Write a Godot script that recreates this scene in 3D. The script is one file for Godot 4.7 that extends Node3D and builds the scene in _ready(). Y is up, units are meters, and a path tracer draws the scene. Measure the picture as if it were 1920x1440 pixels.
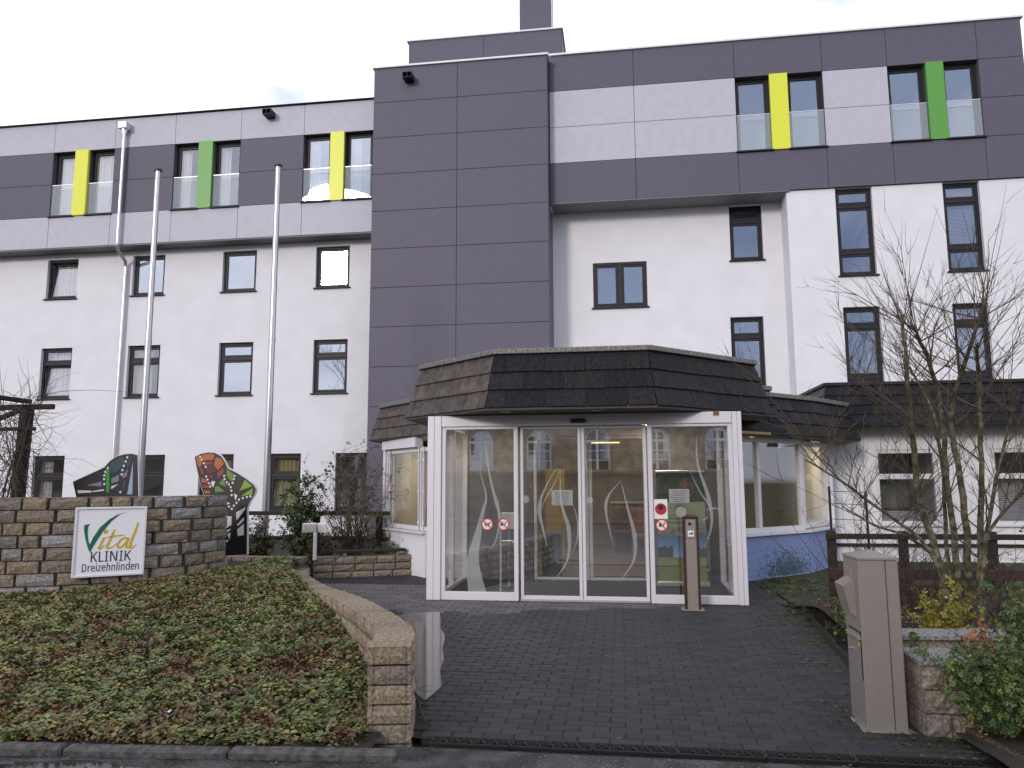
extends Node3D
# Entrance of a clinic: camera, sky and sun first, then ground, buildings, objects, details.

const F := 1420.0
var CB: Basis
var EYE := Vector3(0, 1.6, 0)
var rng := RandomNumberGenerator.new()
var M := {}
var BOX := {}

# ---------------------------------------------------------------- mesh buffer
class MB:
	var v := PackedVector3Array()
	var n := PackedVector3Array()
	var c := PackedColorArray()
	var col = null
	func tri(a: Vector3, b: Vector3, d: Vector3, na: Vector3, nb: Vector3, nd: Vector3) -> void:
		var g := (d - a).cross(b - a)
		if g.dot(na + nb + nd) < 0.0:
			v.append_array([a, d, b]); n.append_array([na, nd, nb])
		else:
			v.append_array([a, b, d]); n.append_array([na, nb, nd])
		if col != null:
			c.append_array([col, col, col])
	func flat(a: Vector3, b: Vector3, d: Vector3, hint: Vector3) -> void:
		var g := (d - a).cross(b - a).normalized()
		if g.dot(hint) < 0.0:
			g = -g
		tri(a, b, d, g, g, g)
	func quad(a: Vector3, b: Vector3, d: Vector3, e: Vector3, hint: Vector3) -> void:
		flat(a, b, d, hint); flat(a, d, e, hint)
	func box(ce: Vector3, s: Vector3, bs := Basis()) -> void:
		var h := s * 0.5
		for ax in 3:
			for sg in [-1.0, 1.0]:
				var q := []
				for k in [[-1, -1], [1, -1], [1, 1], [-1, 1]]:
					var p := Vector3.ZERO
					p[ax] = sg * h[ax]; p[(ax + 1) % 3] = k[0] * h[(ax + 1) % 3]; p[(ax + 2) % 3] = k[1] * h[(ax + 2) % 3]
					q.append(ce + bs * p)
				var hn := Vector3.ZERO
				hn[ax] = sg
				quad(q[0], q[1], q[2], q[3], bs * hn)
	func cbox(ce: Vector3, s: Vector3, b: float, bs := Basis()) -> void:
		var h := s * 0.5
		b = minf(b, minf(h.x, minf(h.y, h.z)) * 0.9)
		var pt := func(sx: float, sy: float, sz: float, ax: int) -> Vector3:
			var p := Vector3(sx * (h.x - b), sy * (h.y - b), sz * (h.z - b))
			p[ax] = [sx * h.x, sy * h.y, sz * h.z][ax]
			return ce + bs * p
		for ax in 3:
			var i := (ax + 1) % 3
			var j := (ax + 2) % 3
			for sg in [-1.0, 1.0]:
				var q := []
				for k in [[-1.0, -1.0], [1.0, -1.0], [1.0, 1.0], [-1.0, 1.0]]:
					var sv := Vector3.ZERO
					sv[ax] = sg; sv[i] = k[0]; sv[j] = k[1]
					q.append(pt.call(sv.x, sv.y, sv.z, ax))
				var hn := Vector3.ZERO
				hn[ax] = sg
				quad(q[0], q[1], q[2], q[3], bs * hn)
			for si in [-1.0, 1.0]:
				for sj in [-1.0, 1.0]:
					var s0 := Vector3.ZERO
					var s1 := Vector3.ZERO
					s0[ax] = -1; s0[i] = si; s0[j] = sj
					s1[ax] = 1; s1[i] = si; s1[j] = sj
					var hn2 := Vector3.ZERO
					hn2[i] = si; hn2[j] = sj
					quad(pt.call(s0.x, s0.y, s0.z, i), pt.call(s1.x, s1.y, s1.z, i), pt.call(s1.x, s1.y, s1.z, j), pt.call(s0.x, s0.y, s0.z, j), bs * hn2)
		for sx in [-1.0, 1.0]:
			for sy in [-1.0, 1.0]:
				for sz in [-1.0, 1.0]:
					flat(pt.call(sx, sy, sz, 0), pt.call(sx, sy, sz, 1), pt.call(sx, sy, sz, 2), bs * Vector3(sx, sy, sz))
	func prism(poly: PackedVector2Array, o: Vector3, u: Vector3, w: Vector3, nn: Vector3, d0: float, d1: float) -> void:
		var ids := Geometry2D.triangulate_polygon(poly)
		for k in range(0, ids.size(), 3):
			var t := [poly[ids[k]], poly[ids[k + 1]], poly[ids[k + 2]]]
			var a := []
			for p in t:
				a.append(o + u * p.x + w * p.y)
			flat(a[0] + nn * d1, a[1] + nn * d1, a[2] + nn * d1, nn)
			flat(a[0] + nn * d0, a[1] + nn * d0, a[2] + nn * d0, -nn)
		var cw := Geometry2D.is_polygon_clockwise(poly)
		for k in poly.size():
			var p := poly[k]
			var q := poly[(k + 1) % poly.size()]
			var e := (q - p)
			var on := Vector2(e.y, -e.x) if not cw else Vector2(-e.y, e.x)
			var A := o + u * p.x + w * p.y
			var B := o + u * q.x + w * q.y
			quad(A + nn * d0, B + nn * d0, B + nn * d1, A + nn * d1, u * on.x + w * on.y)
	func tube(pts: Array, rad: Array, sides := 6, caps := true) -> void:
		var rings := []
		var up := Vector3.UP
		for k in pts.size():
			var t: Vector3 = (pts[mini(k + 1, pts.size() - 1)] - pts[maxi(k - 1, 0)]).normalized()
			if absf(t.dot(up)) > 0.97:
				up = Vector3.RIGHT if absf(t.x) < 0.9 else Vector3.BACK
			var a := t.cross(up).normalized()
			var b := t.cross(a).normalized()
			up = -b if b.dot(up) < 0 else b
			var ring := []
			for s in sides:
				var an := TAU * s / sides
				ring.append(a * cos(an) + b * sin(an))
			rings.append(ring)
		for k in pts.size() - 1:
			for s in sides:
				var s2 := (s + 1) % sides
				# rings may be turned against each other: match by nearest direction
				var n0: Vector3 = rings[k][s]
				var n1: Vector3 = rings[k][s2]
				var m0 := near(rings[k + 1], n0)
				var m1 := near(rings[k + 1], n1)
				var A: Vector3 = pts[k] + n0 * rad[k]
				var B: Vector3 = pts[k] + n1 * rad[k]
				var C: Vector3 = pts[k + 1] + m1 * rad[k + 1]
				var D: Vector3 = pts[k + 1] + m0 * rad[k + 1]
				tri(A, B, C, n0, n1, m1)
				tri(A, C, D, n0, m1, m0)
		if caps:
			for e in [0, pts.size() - 1]:
				var t2: Vector3 = pts[0] - pts[1] if e == 0 else pts[e] - pts[e - 1]
				for s in range(1, sides - 1):
					flat(pts[e] + rings[e][0] * rad[e], pts[e] + rings[e][s] * rad[e], pts[e] + rings[e][s + 1] * rad[e], t2)
	func near(ring: Array, d: Vector3) -> Vector3:
		var best := ring[0] as Vector3
		for r in ring:
			if r.dot(d) > best.dot(d):
				best = r
		return best
	func disc(ce: Vector3, nn: Vector3, r: float, sides := 20, r0 := 0.0) -> void:
		var a := nn.cross(Vector3.UP if absf(nn.y) < 0.9 else Vector3.RIGHT).normalized()
		var b := nn.cross(a)
		for s in sides:
			var d0 := a * cos(TAU * s / sides) + b * sin(TAU * s / sides)
			var d1 := a * cos(TAU * (s + 1) / sides) + b * sin(TAU * (s + 1) / sides)
			if r0 > 0.0:
				quad(ce + d0 * r0, ce + d0 * r, ce + d1 * r, ce + d1 * r0, nn)
			else:
				flat(ce, ce + d0 * r, ce + d1 * r, nn)
	func mesh() -> ArrayMesh:
		var arr := []
		arr.resize(Mesh.ARRAY_MAX)
		arr[Mesh.ARRAY_VERTEX] = v
		arr[Mesh.ARRAY_NORMAL] = n
		if c.size() == v.size() and c.size() > 0:
			arr[Mesh.ARRAY_COLOR] = c
		var m := ArrayMesh.new()
		m.add_surface_from_arrays(Mesh.PRIMITIVE_TRIANGLES, arr)
		return m

# ---------------------------------------------------------------- camera rays: a pixel gives a direction, the plane it lies on gives the distance
func ray(px: float, py: float) -> Vector3:
	return CB * Vector3(px - 960.0, 720.0 - py, -F)
func on_z(px: float, py: float, z: float) -> Vector3:
	var d := ray(px, py)
	return EYE + d * (z / d.z)
func on_y(px: float, py: float, y: float) -> Vector3:
	var d := ray(px, py)
	return EYE + d * ((y - EYE.y) / d.y)
func on_plane(px: float, py: float, p: Vector3, nn: Vector3) -> Vector3:
	var d := ray(px, py)
	return EYE + d * ((p - EYE).dot(nn) / d.dot(nn))

# ---------------------------------------------------------------- nodes
func thing(called: String, label: String, category: String, at := Vector3.ZERO, group := "", turn := 0.0) -> Node3D:
	var o := Node3D.new()
	o.name = called
	var k := 1
	while has_node(NodePath(o.name)):
		o.name = "%s_%03d" % [called, k]
		k += 1
	add_child(o, true)
	o.position = at
	o.rotation.y = turn
	tag(o, label, category, group)
	return o
func tag(o: Node, label: String, category: String, group := "") -> void:
	if label != "":
		o.set_meta("label", label)
	if category != "":
		o.set_meta("category", category)
	if group != "":
		o.set_meta("group", group)
func add(parent: Node, called: String, mesh: Mesh, mat: Material, xf := Transform3D()) -> MeshInstance3D:
	var o := MeshInstance3D.new()
	o.mesh = mesh
	o.material_override = mat
	o.name = called
	if parent == self:
		var k := 1
		while has_node(NodePath(o.name)):
			o.name = "%s_%03d" % [called, k]
			k += 1
	parent.add_child(o, true)
	o.global_transform = xf
	return o
func struct(called: String, mesh: Mesh, mat: Material) -> MeshInstance3D:
	var o := add(self, called, mesh, mat)
	o.set_meta("kind", "structure")
	return o
func boxm(s: Vector3, b: float) -> ArrayMesh:
	var key := "%.3f %.3f %.3f %.4f" % [s.x, s.y, s.z, b]
	if not BOX.has(key):
		var mb := MB.new()
		if b > 0.0:
			mb.cbox(Vector3.ZERO, s, b)
		else:
			mb.box(Vector3.ZERO, s)
		BOX[key] = mb.mesh()
	return BOX[key]
func bx(parent: Node, called: String, ce: Vector3, s: Vector3, mat: Material, b := 0.0, bs := Basis()) -> MeshInstance3D:
	return add(parent, called, boxm(s, b), mat, Transform3D(bs, ce))
func rnd(a: float, b: float) -> float:
	return rng.randf_range(a, b)

# ---------------------------------------------------------------- materials
var TEX := {}
func noise_tex(key: String, freq: float, oct: int, lo: float, hi: float, seed_: int, typ := 0, bump := 0.0, warp := 0.0) -> NoiseTexture2D:
	if TEX.has(key):
		return TEX[key]
	var nz := FastNoiseLite.new()
	nz.noise_type = [FastNoiseLite.TYPE_SIMPLEX_SMOOTH, FastNoiseLite.TYPE_CELLULAR, FastNoiseLite.TYPE_VALUE][typ]
	nz.frequency = freq
	nz.fractal_octaves = oct
	nz.seed = seed_
	if warp > 0.0:
		nz.domain_warp_enabled = true
		nz.domain_warp_amplitude = warp
		nz.domain_warp_frequency = freq * 2.0
	var t := NoiseTexture2D.new()
	t.width = 512; t.height = 512; t.seamless = true; t.noise = nz
	if bump > 0.0:
		t.as_normal_map = true
		t.bump_strength = bump
	else:
		var g := Gradient.new()
		g.set_color(0, Color(lo, lo, lo)); g.set_color(1, Color(hi, hi, hi))
		g.set_offset(0, 0.22); g.set_offset(1, 0.78)
		t.color_ramp = g
	TEX[key] = t
	return t
func mat(key: String, lin: Color, rough := 0.7, metal := 0.0, tex: Texture2D = null, scale := 1.0, nrm: Texture2D = null, nscale := 1.0, spec := 0.5) -> StandardMaterial3D:
	var m := StandardMaterial3D.new()
	m.resource_name = key
	m.albedo_color = lin.linear_to_srgb()
	m.roughness = rough
	m.metallic = metal
	m.metallic_specular = spec
	if tex or nrm:
		m.uv1_triplanar = true
		m.uv1_world_triplanar = true
		m.uv1_scale = Vector3.ONE * scale
	if tex:
		m.albedo_texture = tex
	if nrm:
		m.normal_enabled = true
		m.normal_texture = nrm
		m.normal_scale = nscale
	m.cull_mode = BaseMaterial3D.CULL_DISABLED
	M[key] = m
	return m
func glass(key: String, tint: Color, alpha: float) -> StandardMaterial3D:
	var m := StandardMaterial3D.new()
	m.resource_name = key
	m.transparency = BaseMaterial3D.TRANSPARENCY_ALPHA
	m.albedo_color = Color(tint.r, tint.g, tint.b, alpha)
	m.roughness = 0.0
	m.metallic_specular = 0.5
	M[key] = m
	return m
func coated(key: String, tint: Color, alpha: float) -> StandardMaterial3D:
	# sun-protection glazing: a half-reflecting metal coating on a clear pane
	var m := StandardMaterial3D.new()
	m.resource_name = key
	m.transparency = BaseMaterial3D.TRANSPARENCY_ALPHA
	var im := Image.create(4, 4, false, Image.FORMAT_RGBA8)
	im.fill(Color.WHITE)
	m.albedo_texture = ImageTexture.create_from_image(im)
	m.albedo_color = Color(tint.r, tint.g, tint.b, alpha)
	m.metallic = 1.0
	m.roughness = 0.015
	M[key] = m
	return m

func make_materials() -> void:
	var fine := noise_tex("fine", 0.09, 4, 0.78, 1.0, 1)
	var grain := noise_tex("grain", 0.16, 3, 0.6, 1.0, 2)
	var blot := noise_tex("blot", 0.012, 5, 0.72, 1.0, 3)
	var soft := noise_tex("soft", 0.02, 4, 0.975, 1.0, 4)
	var mott := noise_tex("mott", 0.03, 5, 0.62, 1.0, 5, 0, 0.0, 18.0)
	var patch := noise_tex("patch", 0.011, 6, 0.35, 1.0, 6, 0, 0.0, 30.0)
	var bfine := noise_tex("bfine", 0.12, 3, 0, 1, 7, 0, 4.0)
	var brough := noise_tex("brough", 0.04, 5, 0, 1, 8, 0, 8.0)
	var bwave := noise_tex("bwave", 0.01, 2, 0, 1, 9, 0, 2.0)
	mat("render_white", Color(0.70, 0.705, 0.735), 0.92, 0, soft, 0.11, bfine, 0.03)
	mat("panel_dark", Color(0.100, 0.092, 0.130), 0.55, 0, soft, 0.35, bwave, 0.02, 0.4)
	mat("panel_grey", Color(0.465, 0.465, 0.53), 0.55, 0, soft, 0.35, bwave, 0.02, 0.4)
	mat("panel_yellow", Color(0.67, 0.72, 0.035), 0.4)
	mat("panel_green", Color(0.085, 0.30, 0.040), 0.4)
	mat("backing", Color(0.075, 0.072, 0.078), 0.9)
	mat("frame_dark", Color(0.013, 0.013, 0.017), 0.5, 0, null, 1.0, null, 1.0, 0.4)
	mat("frame_white", Color(0.62, 0.61, 0.64), 0.35)
	mat("alu", Color(0.66, 0.66, 0.68), 0.35, 0.85, soft, 0.5)
	mat("pole_metal", Color(0.62, 0.62, 0.64), 0.3, 0.95, fine, 3.0)
	mat("coping", Color(0.74, 0.74, 0.76), 0.45)
	mat("coping_old", Color(0.24, 0.225, 0.21), 0.6, 0.2, mott, 1.6)
	for k in 5:
		var b: Array = [[0.022, 0.022, 0.029], [0.027, 0.025, 0.030], [0.018, 0.018, 0.025], [0.030, 0.026, 0.027], [0.024, 0.024, 0.032]][k]
		mat("slate%d" % k, Color(b[0], b[1], b[2]), 0.62 + 0.03 * k, 0, mott, 1.1, brough, 0.25, 0.28)
	for k in 4:
		var b: Array = [[0.105, 0.070, 0.050], [0.085, 0.058, 0.043], [0.125, 0.084, 0.060], [0.095, 0.066, 0.052]][k]
		mat("slate_weathered_sunlit%d" % k, Color(b[0], b[1], b[2]), 0.55, 0, patch, 1.3, brough, 0.25)  # browner left-facing slates: warm sunlight painted into the weathered colour
	mat("soffit", Color(0.09, 0.075, 0.065), 0.7, 0, fine, 1.0)
	mat("soffit_grey", Color(0.16, 0.155, 0.165), 0.6, 0, soft, 0.6)
	for k in 7:
		var b: Array = [[0.34, 0.285, 0.22], [0.28, 0.235, 0.18], [0.35, 0.275, 0.185], [0.27, 0.235, 0.20], [0.34, 0.32, 0.30], [0.38, 0.31, 0.215], [0.37, 0.365, 0.36]][k]
		mat("stone%d" % k, Color(b[0], b[1], b[2]), 0.95, 0, mott, 2.1, brough, 0.6)
	mat("mortar", Color(0.11, 0.095, 0.078), 0.95, 0, grain, 2.0, brough, 0.8)
	mat("cap_stone", Color(0.30, 0.29, 0.285), 0.85, 0, mott, 1.7, bfine, 0.25)
	for k in 5:
		var b: Array = [[0.058, 0.057, 0.062], [0.067, 0.066, 0.071], [0.051, 0.050, 0.056], [0.074, 0.070, 0.072], [0.062, 0.062, 0.070]][k]
		mat("paver_dry%d" % k, Color(b[0] * 3.3, b[1] * 3.1, b[2] * 3.0), 0.9, 0, grain, 2.2, bfine, 0.8, 0.3)
		mat("paver%d" % k, Color(b[0] * 0.86, b[1] * 0.87, b[2] * 0.9), 0.6, 0, grain, 2.2, bfine, 0.9, 0.33)
	mat("joint", Color(0.030, 0.032, 0.020), 0.95, 0, mott, 2.0)
	mat("asphalt", Color(0.060, 0.058, 0.056), 0.55, 0, patch, 0.45, bfine, 1.2)
	mat("kerb", Color(0.11, 0.105, 0.095), 0.8, 0, mott, 0.9, bfine, 0.4)
	mat("soil", Color(0.040, 0.029, 0.020), 1.0, 0, mott, 2.0, brough, 1.0)
	mat("grass_ground", Color(0.045, 0.065, 0.022), 1.0, 0, mott, 1.2, brough, 1.0)
	mat("moss", Color(0.055, 0.085, 0.015), 1.0, 0, mott, 3.0, brough, 1.0)
	mat("algae", Color(0.10, 0.16, 0.19), 0.95, 0, mott, 3.0)
	mat("iron", Color(0.020, 0.018, 0.017), 0.6, 0.4, fine, 3.0)
	mat("taupe_metal", Color(0.27, 0.24, 0.21), 0.45, 0.3, soft, 0.8)
	mat("steel", Color(0.6, 0.6, 0.6), 0.25, 1.0)
	mat("black", Color(0.012, 0.012, 0.013), 0.4)
	mat("timber_dark", Color(0.030, 0.021, 0.016), 0.85, 0, mott, 2.5, brough, 0.5)
	mat("timber_red", Color(0.06, 0.030, 0.024), 0.85, 0, mott, 2.5, brough, 0.5)
	mat("bark", Color(0.105, 0.080, 0.040), 0.95, 0, patch, 5.0, brough, 1.0)
	mat("bark_moss", Color(0.165, 0.145, 0.080), 0.95, 0, patch, 2.2, brough, 0.6)
	mat("bark_grey", Color(0.07, 0.060, 0.052), 0.95, 0, mott, 2.0)
	mat("twig", Color(0.055, 0.038, 0.026), 0.9)
	mat("twig_light", Color(0.13, 0.10, 0.07), 0.9)
	mat("white_paint", Color(0.72, 0.73, 0.76), 0.4)
	mat("sign_green", Color(0.008, 0.115, 0.060), 0.45)
	mat("sign_gold", Color(0.52, 0.37, 0.02), 0.45)
	mat("sign_ink", Color(0.025, 0.022, 0.055), 0.45)
	mat("plinth_skylit_blue", Color(0.20, 0.26, 0.47), 0.85, 0, soft, 0.4, bfine, 0.3)  # blue cast of skylit shade painted into the right plinth's colour
	mat("interior_beige", Color(0.52, 0.46, 0.35), 0.8, 0, soft, 0.5)
	mat("interior_white", Color(0.72, 0.70, 0.65), 0.8)
	mat("interior_grey", Color(0.14, 0.14, 0.15), 0.7)
	mat("interior_floor", Color(0.22, 0.19, 0.15), 0.35, 0, soft, 0.6)
	mat("mat_dark", Color(0.035, 0.034, 0.036), 0.95, 0, grain, 2.0)
	mat("room", Color(0.36, 0.34, 0.32), 0.9)
	mat("curtain", Color(0.55, 0.50, 0.47), 0.9)
	mat("curtain_gold", Color(0.36, 0.30, 0.13), 0.9)
	mat("blind", Color(0.45, 0.44, 0.44), 0.7)
	mat("orange", Color(0.36, 0.15, 0.04), 0.6)
	mat("amber", Color(0.48, 0.33, 0.06), 0.6)
	mat("red", Color(0.42, 0.012, 0.025), 0.45)
	mat("paper", Color(0.72, 0.72, 0.68), 0.8)
	mat("brown_wood", Color(0.16, 0.075, 0.03), 0.6)
	glass("pane", Color(1, 1, 1), 0.02)
	glass("pane_rail", Color(0.85, 0.92, 0.95), 0.12)
	coated("pane_coated", Color(0.93, 0.96, 1.0), 0.36)
	coated("pane_right", Color(0.80, 0.88, 1.0), 0.15)
	coated("pane_soft", Color(0.93, 0.96, 1.0), 0.16)
	coated("pane_door", Color(0.95, 0.97, 1.0), 0.27)
	coated("pane_bay", Color(0.95, 0.97, 1.0), 0.10)
	var et := StandardMaterial3D.new()
	et.resource_name = "etched"
	et.transparency = BaseMaterial3D.TRANSPARENCY_ALPHA
	et.albedo_color = Color(0.80, 0.82, 0.82, 0.30)
	et.roughness = 0.9
	M["etched"] = et
	var pu := StandardMaterial3D.new()
	pu.resource_name = "puddle_water"
	pu.albedo_color = Color(0.17, 0.165, 0.17)
	pu.roughness = 0.10
	pu.metallic_specular = 0.5
	pu.normal_enabled = true
	pu.normal_texture = bwave
	pu.normal_scale = 0.04
	pu.uv1_triplanar = true
	pu.uv1_world_triplanar = true
	pu.uv1_scale = Vector3.ONE * 1.5
	M["puddle"] = pu
	var tube := StandardMaterial3D.new()
	tube.resource_name = "lit_tube"
	tube.albedo_color = Color(1, 0.95, 0.8)
	tube.emission_enabled = true
	tube.emission = Color(1.0, 0.86, 0.55)
	tube.emission_energy_multiplier = 3.2
	M["lit_tube"] = tube
	for k in 6:
		var b: Array = [[0.040, 0.075, 0.022], [0.055, 0.090, 0.020], [0.090, 0.115, 0.022], [0.028, 0.060, 0.026], [0.11, 0.11, 0.03], [0.05, 0.10, 0.045]][k]
		var lm := mat("leaf%d" % k, Color(b[0], b[1], b[2]), 0.55)
		lm.backlight_enabled = true
		lm.backlight = Color(0.12, 0.2, 0.05)
	var vm := mat("leaf_tinted", Color(1, 1, 1), 0.55)
	vm.vertex_color_use_as_albedo = true

# ---------------------------------------------------------------- main
func _ready() -> void:
	rng.seed = 20240117
	CB = Basis(Vector3.UP, 0.1408397) * Basis(Vector3.RIGHT, 0.1281357) * Basis(Vector3.BACK, -0.0043455)
	var cam := Camera3D.new()
	cam.name = "camera"
	cam.fov = 2.0 * rad_to_deg(atan(720.0 / F))
	cam.near = 0.05
	cam.far = 1500.0
	add_child(cam)
	cam.transform = Transform3D(CB, EYE)
	cam.current = true
	var env := Environment.new()
	env.background_mode = Environment.BG_SKY
	env.tonemap_mode = Environment.TONE_MAPPER_LINEAR
	env.tonemap_exposure = 1.0
	env.sdfgi_enabled = true
	env.ssao_enabled = true
	env.ssil_enabled = true
	env.sky = Sky.new()
	env.sky.sky_material = make_sky()
	env.background_energy_multiplier = 1.0
	var we := WorldEnvironment.new()
	we.name = "environment"
	we.environment = env
	add_child(we)
	var sun := DirectionalLight3D.new()
	sun.name = "sun"
	sun.light_color = Color(1.0, 0.95, 0.92)
	sun.light_energy = 0.5
	sun.light_angular_distance = 10.0
	sun.shadow_enabled = true
	add_child(sun)
	sun.look_at_from_position(Vector3(-35.8, 29.2, 92.9), Vector3.ZERO)
	make_materials()
	ground()
	clinic()
	pavilion()
	annex()
	opposite()
	walls_left()
	left_objects()
	right_objects()
	plants()
	small_things()

func make_sky() -> PanoramaSkyMaterial:
	var W := 1024
	var H := 512
	var im := Image.create(W, H, false, Image.FORMAT_RGBF)
	var a := FastNoiseLite.new()
	a.seed = 457; a.frequency = 1.15; a.fractal_octaves = 6; a.noise_type = FastNoiseLite.TYPE_SIMPLEX_SMOOTH
	for j in H:
		var th := PI * (j + 0.5) / H
		for i in W:
			var ph := TAU * (i + 0.5) / W
			var d := Vector3(sin(ph) * sin(th), cos(th), -cos(ph) * sin(th))
			var up := maxf(d.y, 0.0)
			var q := Vector3(d.x, d.y * 1.8 + 0.3, d.z) * 1.6
			var c := a.get_noise_3dv(q) * 0.9 + a.get_noise_3dv(q * 3.1 + Vector3(5, 2, 1)) * 0.3
			var cov := smoothstep(-0.24, 0.22, c + 0.17)
			cov = lerpf(cov, 1.0, smoothstep(0.30, 0.0, up) * 0.55)
			var blue := Vector3(0.24, 0.38, 0.80).lerp(Vector3(0.95, 1.0, 1.18), smoothstep(0.70, 0.0, up))
			var white := Vector3(1.22, 1.225, 1.36) * (0.88 + 0.28 * clampf(0.5 + c, 0, 1))
			var s := blue.lerp(white, cov)
			if d.y < 0:
				s = Vector3(0.25, 0.24, 0.22)
			im.set_pixel(i, j, Color(s.x, s.y, s.z))
	var m := PanoramaSkyMaterial.new()
	m.panorama = ImageTexture.create_from_image(im)
	return m

# ---------------------------------------------------------------- ground
func gy(z: float) -> float:
	return clampf((-z - 4.75) * 0.0175, 0.0, 0.115)
func bed_y(x: float, z: float) -> float:
	var t := clampf((-z - 4.5) / 3.9, 0.0, 1.0)
	return 0.045 + 0.36 * t - 0.03 * sin(x * 1.7) * t
const RW := [Vector2(-1.46, -4.78), Vector2(-1.58, -5.32), Vector2(-1.71, -5.66), Vector2(-1.98, -6.17), Vector2(-2.36, -6.85), Vector2(-2.83, -7.63), Vector2(-3.42, -8.4), Vector2(-3.9, -9.2), Vector2(-4.44, -10.15), Vector2(-4.95, -11.45)]
const SW := [Vector2(-12.0, -7.6), Vector2(-9.5, -7.62), Vector2(-8.3, -7.72), Vector2(-7.07, -8.0), Vector2(-6.37, -8.3), Vector2(-5.72, -8.78), Vector2(-5.42, -9.2), Vector2(-5.27, -9.75)]
func rw_x(z: float) -> float:
	for k in RW.size() - 1:
		if z <= RW[k].y and z >= RW[k + 1].y:
			return lerpf(RW[k].x, RW[k + 1].x, (z - RW[k].y) / (RW[k + 1].y - RW[k].y))
	return RW[0].x if z > RW[0].y else RW[-1].x
func sw_z(x: float) -> float:
	for k in SW.size() - 1:
		if x >= SW[k].x and x <= SW[k + 1].x:
			return lerpf(SW[k].y, SW[k + 1].y, (x - SW[k].x) / (SW[k + 1].x - SW[k].x))
	return -11.6 if x > SW[-1].x else SW[0].y

func sheet(x0: float, x1: float, z0: float, z1: float, nx: int, nz: int, f: Callable) -> ArrayMesh:
	var mb := MB.new()
	for i in nx:
		for j in nz:
			var q := []
			for k in [[0, 0], [1, 0], [1, 1], [0, 1]]:
				var x := lerpf(x0, x1, float(i + k[0]) / nx)
				var z := lerpf(z0, z1, float(j + k[1]) / nz)
				q.append(Vector3(x, f.call(x, z), z))
			mb.quad(q[0], q[1], q[2], q[3], Vector3.UP)
	return mb.mesh()

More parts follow.
